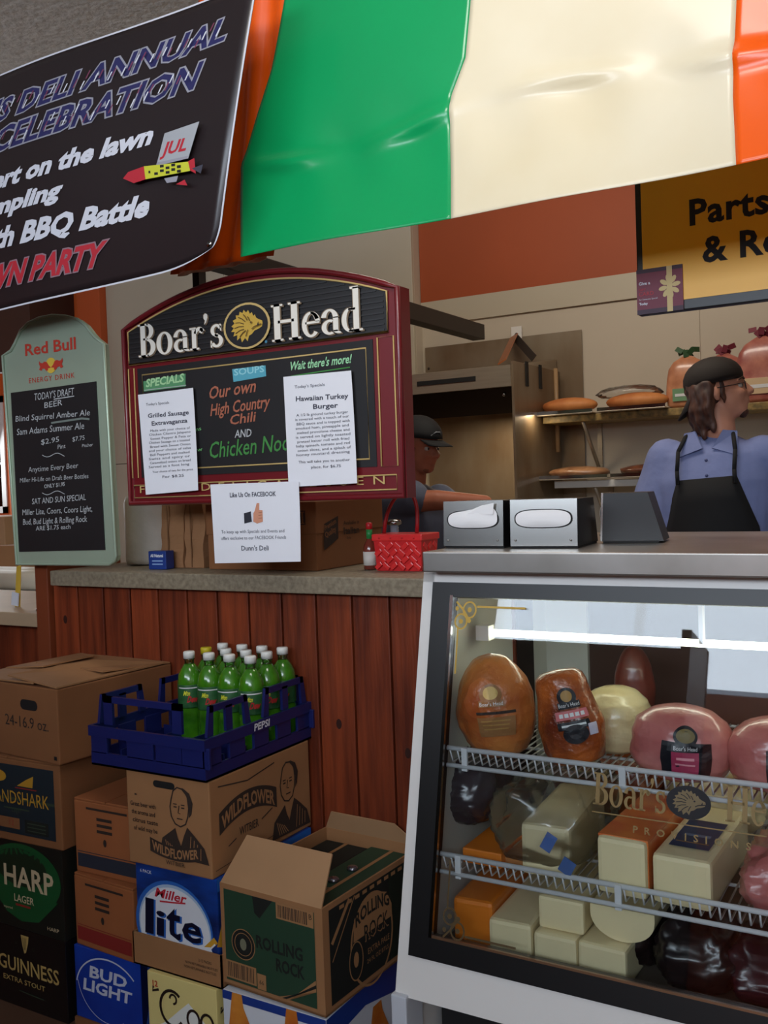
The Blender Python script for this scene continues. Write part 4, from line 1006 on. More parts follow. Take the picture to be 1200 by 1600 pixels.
# near flap stands up and leans in, far flap leans back, side flaps folded down
flapq([(-RW/2+.002, .0, RH), (RW/2-.002, .0, RH), (RW/2-.026, .078, RH+.090), (-RW/2+.020, .078, RH+.090)], 'flap', rr, M_kraftin)
flapq([(RW/2-.002, RD, RH), (-RW/2+.002, RD, RH), (-RW/2+.03, RD-.012, RH+.050), (RW/2-.07, RD-.012, RH+.050)], 'flap', rr, M_kraftin)
pr = Print(*frames(RW, RD, RH)['front'])
def rrf(p, w, h):
    p.rect(.012, .014, w-.022, h-.012, M_rrg)
    p.poly([(.10, h-.012), (.16, h-.012), (.12, h-.06), (.105, h-.05)], M_rrd)
    p.rect(.170, h-.048, w-.024, h-.012, M_rrk); barcode(p, .175, h-.044, .085, .028, M_kink, 3); p.text('B', .264, h-.030, .012, M_kink)
    p.ell(.068, .108, .036, .036, M_rrk, 26); p.ell(.068, .108, .034, .034, M_rrd, 26); p.ring(.068, .108, .026, .026, .0015, M_rrk); p.ell(.068, .108, .010, .014, mat('rr_pale', (120, 120, 96), .7), 12)
    p.text('ROLLING', .108, .112, .028, M_rrd, w=.135, bold=.03); p.text('ROCK', .165, .072, .028, M_rrd, w=.082, bold=.03)
    p.rect(.012, .020, .105, .062, M_rrk); barcode(p, .018, .024, .080, .034, M_kink, 5); p.rect(.108, .016, .134, .052, M_rrk); p.text('66', .114, .028, .010, M_kink)
    p.poly([(w-.13, .014), (w-.10, .014), (w-.022, .078), (w-.022, .052)], M_rrk); p.poly([(w-.12, .014), (w-.108, .014), (w-.022, .068), (w-.022, .06)], M_rrd)
rrf(pr, RW, RH); pr.build('front_print', rr)
pr = Print(*frames(RW, RD, RH)['side'])
def rrs(p, w, h):
    p.rect(.022, .016, w-.004, h-.012, M_rrd); p.rect(.26, .016, w-.004, h-.012, mat('rr_dark_green', (18, 34, 24), .6))
    p.stroke([(.0+.03, .15), (.10, .225)], .010, M_rrk); p.stroke([(.03, .11), (.12, .225)], .003, M_rrk)
    p.ring(.185, .10, .085, .105, .006, M_rrk, 0, 360, 40); p.poly([(.11, .12), (.27, .12), (.27, .15), (.25, .185), (.20, .205), (.15, .20), (.115, .17)], M_rrk)
    p.text('ROLLING', .19, .150, .030, M_rrd, w=.140, align='c', bold=.03, arch=.012); p.text('ROCK', .205, .104, .036, M_rrk, w=.100, align='c', bold=.03); p.text('ROCK', .203, .106, .036, M_rrd, w=.100, align='c', bold=.01)
    p.ell(.118, .075, .028, .045, M_rrk, 26); p.ell(.118, .075, .025, .042, M_rrd, 26); p.ell(.118, .078, .010, .018, M_rrk, 12)
    p.text('EXTRA PALE', .21, .070, .014, M_rrk, w=.09, align='c'); p.text('24 FL OZ BTLS', .205, .050, .010, M_rrk, w=.09, align='c')
    for k in range(9): p.rect(.06+.03*k, h-.0245, .078+.03*k, h-.016, M_rrk)
rrs(pr, RD, RH); pr.build('side_print', rr)
def inner(label, x, y, w, d, zt, top):
    t_ = thing('beer_pack', label, 'beer pack', rr.location+Matrix.Rotation(rz, 3, 'Z')@Vector((x, y, .0055)), rz, 'dark beer packs inside the open carton')
    MB().box((-w/2, 0, 0), (w/2, d, zt), M_rrg if top else M_rrd, bev=.003).build('pack_body', t_)
    p = Print((-w/2, 0, zt+.0005), (1, 0, 0), (0, 1, 0)); p.rect(w*.46, 0, w*.54, d, M_rrk)
    if top: p.text('EXTRA PALE', w*.2, d*.1, .012, M_hred, w=.05, rot=.4); p.stroke([(w*.1, d*.2), (w*.5, d*.34)], .004, M_rrk)
    p.build('top_print', t_)
    b_ = MB()
    for k in range(2):
        cx_ = -w*.16; cy_ = d*(.42+.2*k); MB().lathe([(.013, 0), (.0145, .002), (.014, .006), (.010, .009)], mat('bottle_cap_silver', (150, 150, 160), .25, metal=.9), 14, (cx_, cy_, zt)).build('bottle_cap', t_)
inner('dark beer pack at the left of the open carton', -.072, .012, .134, .39, .205, 0)
inner('green topped beer pack at the right of the open carton', .072, .012, .134, .39, .212, 1)

# ---------------------------------------------------------------- blue bottle crate
M_cr = mat('crate_blue', (24, 32, 92), .38, coat=.15, var=.08, scale=7)
cr = thing('bottle_crate', 'dark blue plastic bottle crate with cut-out sides on the portrait printed case', 'crate', (-1.69, 1.69, .7255), math.radians(0))
W2, D2 = .375, .43; H1, H2 = .100, .172
def ringwall(b_, x0, y0, x1, y1, z0, z1, t):
    b_.box((x0, y0, z0), (x1, y0+t, z1), M_cr); b_.box((x0, y1-t, z0), (x1, y1, z1), M_cr); b_.box((x0, y0+t, z0), (x0+t, y1-t, z1), M_cr); b_.box((x1-t, y0+t, z0), (x1, y1-t, z1), M_cr)
b = MB(); ringwall(b, -W2/2, 0, W2/2, D2, 0, .034, .006); b.box((-W2/2, 0, 0), (W2/2, D2, .005), M_cr); b.build('base_band', cr)
b = MB(); ringwall(b, -W2/2-.004, -.004, W2/2+.004, D2+.004, H1-.026, H1, .008); b.build('middle_rim', cr)
b = MB(); I = .010
def post(x, y, w, d, z0, z1, nm='post'): return MB().box((x-w/2, y-d/2, z0), (x+w/2, y+d/2, z1), M_cr, bev=.002).build(nm, cr)
for sx in (-1, 1):
    for yy in (.030, .12, .215, .31, D2-.030): post(sx*(W2/2-.004), yy, .008, .060, .03, H1-.02)
for yy in (.004, D2-.004):
    for xx in (-W2/2+.03, -.02, .075, W2/2-.03): post(xx, yy, .088 if xx > -.1 else .05, .008, .03, H1-.02)
# raised hand-hold frames above the middle rim
def frame_y(x, y0, y1):
    b_ = MB(); b_.box((x-.004, y0, H2-.016), (x+.004, y1, H2), M_cr)
    b_.hexa([(x-.004, y0-.012, H1), (x+.004, y0-.012, H1), (x+.004, y0+.010, H1), (x-.004, y0+.010, H1), (x-.004, y0, H2), (x+.004, y0, H2), (x+.004, y0+.014, H2), (x-.004, y0+.014, H2)], M_cr)
    b_.hexa([(x-.004, y1-.010, H1), (x+.004, y1-.010, H1), (x+.004, y1+.012, H1), (x-.004, y1+.012, H1), (x-.004, y1-.014, H2), (x+.004, y1-.014, H2), (x+.004, y1, H2), (x-.004, y1, H2)], M_cr)
    b_.box((x-.004, (y0+y1)/2-.012, H1), (x+.004, (y0+y1)/2+.012, H2-.01), M_cr); b_.build('handle_frame', cr)
def frame_x(y, x0, x1):
    b_ = MB(); b_.box((x0, y-.004, H2-.016), (x1, y+.004, H2), M_cr)
    b_.box((x0, y-.004, H1), (x0+.03, y+.004, H2), M_cr); b_.box((x1-.03, y-.004, H1), (x1, y+.004, H2), M_cr); b_.build('handle_frame', cr)
for sx in (-1, 1):
    frame_y(sx*(W2/2-.010), .03, .17); frame_y(sx*(W2/2-.010), .245, D2-.02)
frame_x(.022, -W2/2+.03, W2/2-.085); frame_x(D2-.014, -W2/2+.03, W2/2-.03)
b = MB()
for k in range(1, 5): b.box((-W2/2+.012, k*.083-.002, .005), (W2/2-.012, k*.083+.002, .045), M_cr)
for k in range(1, 4): b.box((-W2/2+k*W2/4-.002, .01, .005), (-W2/2+k*W2/4+.002, D2-.01, .045), M_cr)
o_ = b.build('bottle_grid', cr); o_['kind'] = 'stuff'
pr = Print((W2/2+.0045, 0, 0), (0, 1, 0), (0, 0, 1)); pr.text('PEPSI', .180, .079, .017, M_bw, w=.062, bold=.03, shear=.15); pr.build('logo', cr)

# green soda bottles standing in the crate
M_soda = mat('green_soda', (84, 160, 30), .12, trans=.25, coat=.6, c2=(52, 118, 24), scale=20); M_capw = mat('white_cap', (232, 232, 226), .45); M_capy = mat('yellow_cap', (206, 186, 40), .45)
M_pet = clear_mat('bottle_plastic', (.72, .95, .62), gloss=.06, rough=.05)
M_sl = mat('soda_label_dark_green', (22, 66, 34), .4, c2=(52, 110, 60), scale=30); M_slr = mat('soda_label_red', (186, 40, 42), .4); M_sly = mat('soda_label_yellow', (220, 220, 60), .4)
def soda(label, loc, cap=M_capw, rz=0):
    t_ = thing('soda_bottle', label, 'bottle', loc, rz, 'green soda bottles in the blue crate')
    MB().lathe([(.026, 0), (.032, .004), (.032, .020), (.0335, .03), (.0335, .085), (.030, .10), (.0335, .115), (.0335, .162), (.030, .185), (.020, .203), (.0135, .212)], M_soda, 20).build('filled_body', t_)
    MB().lathe([(.0142, .2105), (.0128, .214), (.0128, .222), (.0150, .223), (.0150, .225), (.0125, .226), (.0125, .232)], M_pet, 16).build('neck', t_)
    MB().lathe([(.0155, .2265), (.0155, .242), (.0140, .2445), (.0001, .2445)], cap, 18).build('cap', t_)
    lb_ = MB().lathe([(.0342, .098), (.0342, .100), (.0342, .157), (.0338, .159)], M_sl, 20).build('label', t_)
    pr_ = Print((0, 0, 0), (1, 0, 0), (0, 0, 1), fn=lambda u, v, h: Vector(((.0346+h)*math.sin(u/.0346), -(.0346+h)*math.cos(u/.0346), v)))
    pr_.text('Mtn', -.016, .132, .012, M_sly, w=.018, shear=.3, bold=.03); pr_.text('Dew', -.006, .114, .016, M_slr, w=.028, shear=.3, bold=.04); pr_.rect(-.03, .150, .03, .153, M_lw)
    pr_.build('label_print', lb_)
    return t_
zc = .7255+.006
cz = zc+.24
rows = [((289,1022),(321,1025),(355,1025),(389,1026)), ((320,1017),(351,1016),(383,1017),(421,1018)), ((347,1009),(379,1009),(414,1010),(449,1011))]
names = [['front row bottle nearest the left end of the crate', 'front row bottle second from the left', 'front row bottle third from the left', 'front row bottle with its red logo showing in the crate gap'],
         ['bottle with the yellow cap in the second row', 'second row bottle just right of the yellow cap', 'second row bottle third from the left', 'second row bottle at the right side of the crate'],
         ['back row bottle at the left', 'back row bottle second from the left', 'back row bottle second from the right', 'back row bottle at the far right against the wood wall']]
first = None
pts_ = []
for i, rw in enumerate(rows):
    for j, (px, py) in enumerate(rw):
        p = at(px, py, z=cz-.0); pts_.append((i, j, p.x, p.y))
ox = sum(p[2]-.0695*p[1] for p in pts_)/12; oy = sum(p[3]-.0695*p[0] for p in pts_)/12
for i, j, x, y in pts_:
    gx_, gy_ = ox+.0695*j, oy+.0695*i
    L_ = 'green soda bottle: '+names[i][j]; loc = (gx_, gy_, zc)
    rot_ = math.radians(35)
    cap = M_capy if (i, j) == (1, 0) else M_capw
    if first is None: o_ = first = soda(L_, loc, cap, rot_)
    elif cap is M_capy: o_ = soda(L_, loc, cap, rot_)
    else:
        o_ = copy_tree(first); o_['label'] = L_; o_.location = loc; o_.rotation_euler[2] = rot_+random.uniform(-.5, .5)
print('BOTTLES', ox, oy)
# ---------------------------------------------------------------- hanging menu boards
def qtext(pr, Y, t, p0, p1, cap, m_, bold=0, shear=0, outline=None, ob=.03, arch=0, space=1.0, jit=0):
    """print t on the plane y=Y with its baseline between two sighted points"""
    a = at(*p0, y=Y); b_ = at(*p1, y=Y); top = at(p0[0], p0[1]-cap, y=Y)
    L_ = math.hypot(b_.x-a.x, b_.z-a.z); rot = math.atan2(b_.z-a.z, b_.x-a.x)
    if outline: pr.text(t, a.x-L_*.004, a.z-.0006, top.z-a.z, outline, w=L_*1.008, bold=bold+ob, shear=shear, rot=rot, space=space)
    pr.text(t, a.x, a.z, top.z-a.z, m_, w=L_, bold=bold, shear=shear, rot=rot, arch=arch, space=space)
def PX(Y, *pts): return [(at(*p, y=Y).x, at(*p, y=Y).z) for p in pts]
SY = 2.05
M_mar = mat('maroon_frame', (112, 22, 30), .35, coat=.4, var=.04, scale=5)
M_cb = mat('chalkboard', (24, 22, 24), .55, var=.15, scale=5); M_gline = mat('cream_gold_line', (206, 176, 112), .5)
M_ck = mat('chalk_white', (186, 188, 190), .9)
sx0, sx1, sz0, sz1, szt = -2.070, -1.140, 1.371, 1.886, 1.984
sg = thing('menu_board', 'maroon framed arched menu board with white serif letters and gold boar head oval', 'menu board', (-1.6, SY, 1.37), world=True)
def arch_z(x, top=szt, side=sz1): q = (x-(sx0+sx1)/2)/((sx1-sx0)/2); return side+(top-side)*(1-q*q)
def archpoly(x0, x1, z0, top, side, n_=24):
    pts = [(x0, z0), (x1, z0)]
    for k in range(n_+1):
        x = x1+(x0-x1)*k/n_; pts.append((x, arch_z(x, top, side)))
    return pts
b = MB(); b.prism(archpoly(sx0, sx1, sz0, szt, sz1), (0, SY, 0), (1, 0, 0), (0, 0, 1), .045, M_mar); b.build('board', sg)
# raised rim along the outside
b = MB()
path = [(p[0]*1, SY-.004, p[1]) for p in archpoly(sx0+.006, sx1-.006, sz0+.006, szt-.006, sz1-.006)]
b.tube(path, .008, M_mar, 8, closed=True); b.build('rim', sg)
hd = PX(SY, (196, 570), (611, 520)); hz0 = (hd[0][1]+hd[1][1])/2
hp = archpoly(sx0+.024, sx1-.036, hz0, szt-.026, sz1-.022)
b = MB(); b.prism(hp, (0, SY-.003, 0), (1, 0, 0), (0, 0, 1), .004, mat('header_black', (26, 25, 26), .45))
b.build('header_panel', sg)
b = MB()
for k in range(12):
    z = hz0+.014*k+.006
    xa = [x for x in [sx0+.026+i*.005 for i in range(200)] if x < sx1-.04 and arch_z(x, szt-.03, sz1-.026) > z]
    if xa: b.box((xa[0]+.002, SY-.0050, z-.0022), (xa[-1]-.002, SY-.003, z+.0022), mat('header_ridge', (40, 40, 42), .4))
o_ = b.build('header_ridges', sg); o_['kind'] = 'stuff'
b = MB(); b.tube([(p[0], SY-.005, p[1]) for p in hp], .0028, M_gline, 6, closed=True); b.build('header_line', sg)
# chalk panel, framed by a gold line
cq = PX(SY, (214, 716), (596, 716)); cbx0, cbx1 = -2.018, -1.222
cz1 = PX(SY, (400, 553))[0][1]; cz0 = PX(SY, (400, 738))[0][1]
MB().box((cbx0, SY-.0022, cz0), (cbx1, SY+.001, cz1), M_cb).build('chalk_panel', sg)
b = MB(); e_ = .020; b.tube([(cbx0+e_, SY-.003, cz0+e_), (cbx1-e_, SY-.003, cz0+e_), (cbx1-e_, SY-.003, cz1-e_), (cbx0+e_, SY-.003, cz1-e_)], .0022, M_gline, 6, closed=True); b.build('panel_line', sg)
for (xa, xb, za, zb) in ((sx0+.018, cbx0-.012, cz0+.0, cz1+.002), (cbx1+.014, sx1-.022, cz0+.0, cz1+.002), (sx0+.022, sx1-.026, sz0+.022, cz0-.022)):
    MB().tube([(xa, SY-.003, za), (xb, SY-.003, za), (xb, SY-.003, zb), (xa, SY-.003, zb)], .0020, M_gline, 6, closed=True).build('gold_line', sg)
pr = Print((0, SY-.0062, 0), (1, 0, 0), (0, 0, 1), step=.0005)
M_lw2 = mat('letter_ivory', (238, 232, 220), .45); M_lsh = mat('letter_shadow_tan', (126, 106, 84), .6)
a = at(220, 559, y=SY); a2 = at(354, 541, y=SY); hc = at(222, 508, y=SY).z-a.z
serif(pr, "Boar's", a.x, a.z, hc, M_lw2, w=a2.x-a.x, shadow=M_lsh)
a = at(429, 535, y=SY); a2 = at(574, 522, y=SY); hc = at(430, 478, y=SY).z-a.z
serif(pr, 'Head', a.x, a.z, hc, M_lw2, w=a2.x-a.x, shadow=M_lsh)
c_ = at(389, 510, y=SY); boar(pr, c_.x, c_.z, .072, .056, M_gline, M_inkd, mat('boar_gold', (206, 168, 70), .45), mat('boar_dark_line', (96, 70, 26), .6))
pr.ell(at(422, 535, y=SY).x, at(422, 535, y=SY).z, .004, .004, mat('chalk_blue', (70, 130, 160), .8), 10)
pr.build('wordmark', sg)
pr = Print((0, SY-.0036, 0), (1, 0, 0), (0, 0, 1))
a = (sx0+.045, sz0+.036); pr.text('FINE DELICATESSEN', sx0+.045, sz0+.036, .021, M_gline, w=sx1-sx0-.105, space=1.9)
pr.build('bottom_lettering', sg)
pr = Print((0, SY-.0026, 0), (1, 0, 0), (0, 0, 1))
M_cg = mat('chalk_green', (120, 196, 120), .9); M_cbl = mat('chalk_cyan', (90, 170, 190), .9); M_co = mat('chalk_orange', (176, 104, 80), .9); M_cgd = mat('chalk_dark_green', (70, 140, 70), .9)
p_ = PX(SY, (225, 596), (291, 584), (291, 604), (226, 612)); pr.poly([p_[3], p_[2], p_[1], p_[0]], mat('chalk_green_smear', (90, 150, 104), .9))
qtext(pr, SY, 'SPECIALS', (229, 605), (288, 596), 12, mat('chalk_green_light', (170, 214, 160), .9), bold=.03, shear=.2); qtext(pr, SY, '_______', (226, 608), (292, 600), 14, M_ck)
p_ = PX(SY, (364, 577), (416, 571), (417, 588), (366, 597)); pr.poly([p_[3], p_[2], p_[1], p_[0]], M_cbl)
qtext(pr, SY, 'SOUPS', (367, 587), (414, 581), 10, mat('chalk_cyan_light', (150, 210, 220), .9), bold=.02)
qtext(pr, SY, "Wait there's more!", (453, 579), (549, 567), 13, mat('chalk_mint', (160, 220, 170), .9), shear=.25, bold=.02); pr.stroke(PX(SY, (456, 588), (500, 581), (548, 574)), .003, M_cgd)
qtext(pr, SY, 'Our own', (327, 624), (400, 612), 19, M_co, shear=.3, bold=.015)
qtext(pr, SY, 'High Country', (330, 650), (422, 636), 18, M_co, shear=.25, bold=.015)
qtext(pr, SY, 'Chili', (360, 664), (400, 658), 15, M_co, shear=.25, bold=.015)
qtext(pr, SY, 'AND', (368, 684), (394, 682), 12, M_ck, shear=.15, bold=.01)
qtext(pr, SY, 'Chicken Noodle', (328, 716), (484, 700), 25, M_cgd, shear=.2, bold=.008)
qtext(pr, SY, 'ns', (308, 674), (316, 672), 6, M_cg); qtext(pr, SY, 'w', (310, 706), (318, 704), 6, M_cg)
pr.build('chalk_writing', sg)
MB().box((bx.x-.012, SY+.045, 1.80), (bx.x+.012, SY+.075, bx.z-.034), M_dim).build('hanging_bracket', sg)

# taped sheets of paper
def sheet_paper(label, Y, corners, lines, name='paper_sheet', tape=None, extra=None):
    c4 = [at(*p, y=Y) for p in corners]     # tl tr br bl
    t_ = thing(name, label, 'paper', c4[3], world=True)
    n_ = 8; vs = []; fs = []
    for i in range(n_+1):
        for j in range(n_+1):
            u, v = i/n_, j/n_; p = (c4[3]*(1-u)+c4[2]*u)*(1-v)+(c4[0]*(1-u)+c4[1]*u)*v
            p.y = Y-.006*(1-v)**2*(.3+u)-.001; vs.append(p)
    for i in range(n_):
        for j in range(n_):
            a = i*(n_+1)+j; fs.append((a, a+n_+1, a+n_+2, a+1))
    b_ = MB(); b_.add(vs, fs, M_paper, False); o1 = b_.build('sheet', t_); so = o1.modifiers.new('t', 'SOLIDIFY'); so.thickness = .0004; so.offset = 0
    def fn(u, v, h):
        z = v; x = u; k = (z-c4[3].z)/(c4[0].z-c4[3].z); k = min(1, max(0, k)); uu = (x-c4[3].x)/(c4[2].x-c4[3].x)
        return Vector((x, Y-.006*(1-k)**2*(.3+uu)-.001-.0006-h, z))
    pr_ = Print((0, Y, 0), (1, 0, 0), (0, 0, 1), fn=fn, step=.00005)
    for (t, p0, p1, cap, m_, bo) in lines: qtext(pr_, Y, t, p0, p1, cap, m_, bold=bo)
    if extra: extra(pr_, Y)
    pr_.build('printed_text', t_)
    if tape:
        b_ = MB()
        for (x, y) in tape:
            q = at(x, y, y=Y); b_.box((q.x-.012, Y-.0035, q.z-.008), (q.x+.012, Y-.0025, q.z+.008), M_clear)
        b_.build('tape', t_)
def row(t, y, x0, x1, cap=4.5, sl=-.09, m_=M_ink, bo=.0): return (t, (x0, y), (x1, y+(x1-x0)*sl), cap, m_, bo)
L1 = [row("Today's Specials", 634, 229, 265, 4), row('Grilled Sausage', 653, 232, 296, 6.5, bo=.02), row('Extravaganza', 665, 238, 294, 6.5, bo=.02)]
for k, t in enumerate(('Made with your choice of', 'Chicken Cilantro Jalapeno', 'Sweet Pepper & Feta or', 'Chicken Sausage on a toasted', 'Bread with Sweet Onion', 'and your choice of salsa', 'Bell Peppers and melted', 'Swiss and spicy or', 'Caramelized onions on bread', 'Served as a foot long')): L1.append(row(t, 675+6.3*k, 236-(k % 2)*2, 298+(k % 3), 3.6, -.08))
L1 += [row('Your choice of two for the price', 739, 240, 304, 3.2, -.07), row('For $8.25', 747, 256, 290, 4, -.07)]
sheet_paper('white specials sheet taped over the left of the maroon board, headed Grilled Sausage', SY-.012, [(216, 617), (302, 606), (313, 766), (229, 773)], L1)
L2 = [row("Today's Specials", 607, 461, 508, 4.5), row('Hawaiian Turkey', 627, 463, 545, 7.5, -.06, bo=.02), row('Burger', 639, 490, 529, 7.5, -.06, bo=.02)]
for k, t in enumerate(('A 1/2 lb ground turkey burger', 'is covered with a touch of our', 'BBQ sauce and is topped with', 'smoked ham, pineapple and', 'melted provolone cheese and', 'is served on lightly toasted', 'pretzel kaiser roll with fried', 'baby spinach, tomato and red', 'onion slices, and a splash of', 'honey mustard dressing')): L2.append(row(t, 651+6.9*k, 464-(k % 2)*2+k*.3, 545+(k % 3)+k*.4, 4, -.07))
L2 += [row('This will take you to another', 724, 468, 549, 4, -.05), row('place, for $6.75', 732, 488, 535, 4.2, -.05)]
sheet_paper('white specials sheet taped over the right of the maroon board, headed Hawaiian Turkey Burger', SY-.012, [(443, 589), (549, 579), (561, 755), (452, 761)], L2)
def thumb(p, Y):
    q = lambda *pts: PX(Y, *pts)
    p.poly(q((382, 802), (393, 799), (395, 815), (383, 818)), mat('cuff_dark', (44, 44, 54), .7)); p.poly(q((393, 801), (397, 800), (398, 815), (395, 816)), M_bw)
    p.poly(q((397, 802), (399, 798), (402, 786), (406, 786), (406, 797), (411, 797), (412, 815), (403, 818), (397, 815)), mat('thumb_skin', (216, 150, 120), .7))
    for k in range(3): p.stroke(q((405, 801+k*4.5), (411, 800+k*4.5)), .0012, mat('thumb_line', (150, 90, 70), .7))
L3 = [row('Like Us On FACEBOOK', 777, 360, 432, 7, -.03, bo=.02), row('To keep up with Specials and Events and', 833.5, 347, 446, 5, -.02), row('offers exclusive to our FACEBOOK Friends', 843.5, 347, 449, 5, -.02), row("Dunn's Deli", 860, 379, 422, 7.5, -.01, bo=.01)]
sheet_paper('white sheet with a thumbs-up picture taped to the bottom of the maroon board', SY-.022, [(329, 757), (467, 752), (473, 877), (337, 880)], L3, extra=thumb)

# silver-green framed chalkboard at the left
M_rbf = mat('pale_green_silver', (172, 190, 168), .38, metal=.35, var=.05, scale=3)
RY = 2.05
rb = thing('chalkboard_sign', 'tall silver-green framed chalkboard with arched top and red lettering at the left edge', 'menu board', (-2.37, RY, 1.195), world=True)
oz = [(27, 882), (172, 882), (180, 876), (182, 868), (163, 538), (150, 528)]
oz += [(143, 520), (134, 508), (122, 499), (103, 494), (82, 493), (62, 497), (45, 505), (33, 517), (24, 537), (18, 548), (5, 556)]
op = PX(RY, *oz)
b = MB(); b.prism(op, (0, RY, 0), (1, 0, 0), (0, 0, 1), .018, M_rbf); b.build('board', rb)
b = MB(); b.tube([(x, RY-.002, z) for x, z in op], .005, M_rbf, 6, closed=True); b.build('rim', rb)
cp = PX(RY, (31, 862), (165, 859), (151, 596), (18, 614)); b = MB(); b.prism(cp, (0, RY-.003, 0), (1, 0, 0), (0, 0, 1), .003, M_cb); b.build('chalk_panel', rb)
pr = Print((0, RY-.0008, 0), (1, 0, 0), (0, 0, 1)); M_rr_ = mat('sign_red', (196, 60, 44), .5)
qtext(pr, RY, 'Red Bull', (40, 556), (119, 545), 18, M_rr_, bold=.02)
c_ = at(80, 571, y=RY); pr.ell(c_.x, c_.z, .024, .024, mat('sun_yellow', (226, 190, 70), .5), 20)
for s_ in (-1, 1):
    pts = [(0, -.2), (.25, .1), (.5, .65), (.8, .75), (1.05, .55), (1.3, .65), (1.45, .95), (1.5, .5), (1.35, .1), (1.5, -.3), (1.2, -.5), (1.1, -.2), (.8, -.25), (.6, -.6), (.35, -.55), (.4, -.3)]
    pr.poly([(c_.x+s_*.036*a, c_.z+.022*b_-.002) for a, b_ in (pts if s_ > 0 else pts[::-1])], M_rr_)
qtext(pr, RY, 'ENERGY DRINK', (46, 599), (117, 590), 8, M_rr_, space=1.2)
pr.build('wordmark', rb)
pr = Print((0, RY-.0035, 0), (1, 0, 0), (0, 0, 1))
for (t, p0, p1, cap, bo) in (("TODAY'S DRAFT", (55, 626), (117, 617), 11, .0), ('BEER', (71, 638), (99, 633), 9, 0), ('Blind Squirrel Amber Ale', (26, 659), (142, 649), 9, 0), ('Sam Adams Summer Ale', (28, 680), (133, 670), 10, 0),
        ('$2.95', (66, 695), (94, 690), 8, 0), ('Pint', (92, 702), (104, 700), 7, 0), ('$7.75', (115, 690), (134, 687), 7, 0), ('Pitcher', (130, 699), (147, 697), 5, 0),
        ('Anytime Every Beer', (46, 738), (124, 731), 8, -.004), ('Miller Hi-Life on Draft Beer Bottles', (33, 754), (140, 747), 7, -.004), ('ONLY $1.95', (71, 763), (103, 759), 6, .01),
        ('SAT AND SUN SPECIAL', (52, 788), (136, 781), 9, .0), ('Miller Lite, Coors, Coors Light,', (37, 805), (146, 799), 9, .0), ('Bud, Bud Light & Rolling Rock', (38, 820), (138, 815), 9, .0), ('ARE $1.75 each', (58, 829), (112, 826), 7, 0)):
    qtext(pr, RY, t, p0, p1, cap, M_ck, bold=bo, shear=.12)
pr.stroke(PX(RY, (86, 624), (118, 619)), .003, M_ck); pr.stroke(PX(RY, (82, 661), (130, 654), (142, 655)), .006, mat('chalk_faint', (120, 130, 124), .9))
for y0_2 in (711, 770): pr.stroke(PX(RY, *[(68+i*3.5, y0_2+3*math.sin(i*.7)) for i in range(11)]), .002, M_ck)
pr.build('chalk_writing', rb)

# ---------------------------------------------------------------- things on the ledge
M_bagp = mat('brown_paper_bag', (150, 106, 70), .85, var=.06, scale=6, bump=.3, bscale=9)
# cardboard box with lid
p0 = at(325, 890, z=LZ); p1 = at(495, 893, z=LZ)
bx_ = thing('carton', 'wide shallow brown carton with a lid seam on the ledge under the maroon board', 'carton', ((p0.x+p1.x)/2, 2.215, LZ+.001), 0)
W = p1.x-p0.x; D = .36; H = .195
MB().box((-W/2, 0, 0), (W/2, D, .104), M_kraft2, bev=.003).build('body', bx_); MB().box((-W/2-.003, -.003, .103), (W/2+.003, D+.003, H), M_kraft2, bev=.003).build('lid', bx_)
pr = Print((W/2+.0036, 0, 0), (0, 1, 0), (0, 0, 1))
pr.poly([(.030, .055), (.105, .085), (.108, .150), (.035, .130)], M_kink); pr.text('Premium', .038, .112, .014, M_kraft2, w=.062, rot=.3, bold=.02); pr.text('Quality', .040, .090, .016, M_kraft2, w=.058, rot=.3, bold=.02)
pr.text('Available in', .135, .122, .012, M_kink, w=.085); pr.text('Italian', .135, .095, .020, M_kink, w=.085, bold=.02); pr.text('Style', .15, .08, .008, M_kink); pr.build('side_print', bx_)
pr = Print((-W/2-.003, -.0036, 0), (1, 0, 0), (0, 0, 1)); u0 = W-.075; pr.rect(u0, .13, u0+.045, .17, M_kink); pr.rect(u0+.003, .133, u0+.042, .167, M_kraft2); [pr.rect(u0+.008+.010*k, .135, u0+.012+.010*k, .165, M_kink) for k in range(4)]; pr.build('front_print', bx_)
# brown paper bags
def pbag(label, px, w, d, h, seed):
    q = at(px, 886, y=2.25); t_ = thing('paper_bag', label, 'paper bag', (q.x, 2.29, LZ+.001), 0)
    n_ = 14; vs = []; fs = []; prof = []
    ring_ = [(-w/2, -d/2), (-w/6, -d/2), (w/6, -d/2), (w/2, -d/2), (w/2, 0), (w/2, d/2), (0, d/2), (-w/2, d/2), (-w/2, 0)]; k = len(ring_)
    for i in range(n_+1):
        z = h*i/n_
        for j, (x, y) in enumerate(ring_):
            pin = .55 if j in (4, 8) and i > n_*.5 else 0; nz = noise.noise(Vector((x*20+seed, y*20, z*18)))*.007*(i > 0)
            vs.append((x*(1-pin*.16)+nz, y*(1-.25*i/n_)+nz, z))
    for i in range(n_):
        for j in range(k): l = (j+1) % k; fs.append((i*k+j, i*k+l, (i+1)*k+l, (i+1)*k+j))
    fs.append(list(range(k-1, -1, -1))); b_ = MB(); b_.add(vs, fs+[[n_*k+j for j in range(k)]], M_bagp); b_.build('bag', t_)
    MB().box((-w/6, -d/2-.0012, .002), (-w/6+.004, -d/2, h*.95), mat('bag_seam', (120, 82, 52), .9)).build('fold_seam', t_)
pbag('brown paper bag standing nearest the blue packet', 273, .095, .10, .205, 1.0)
pbag('brown paper bag standing against the wide carton', 306, .075, .09, .205, 5.0)
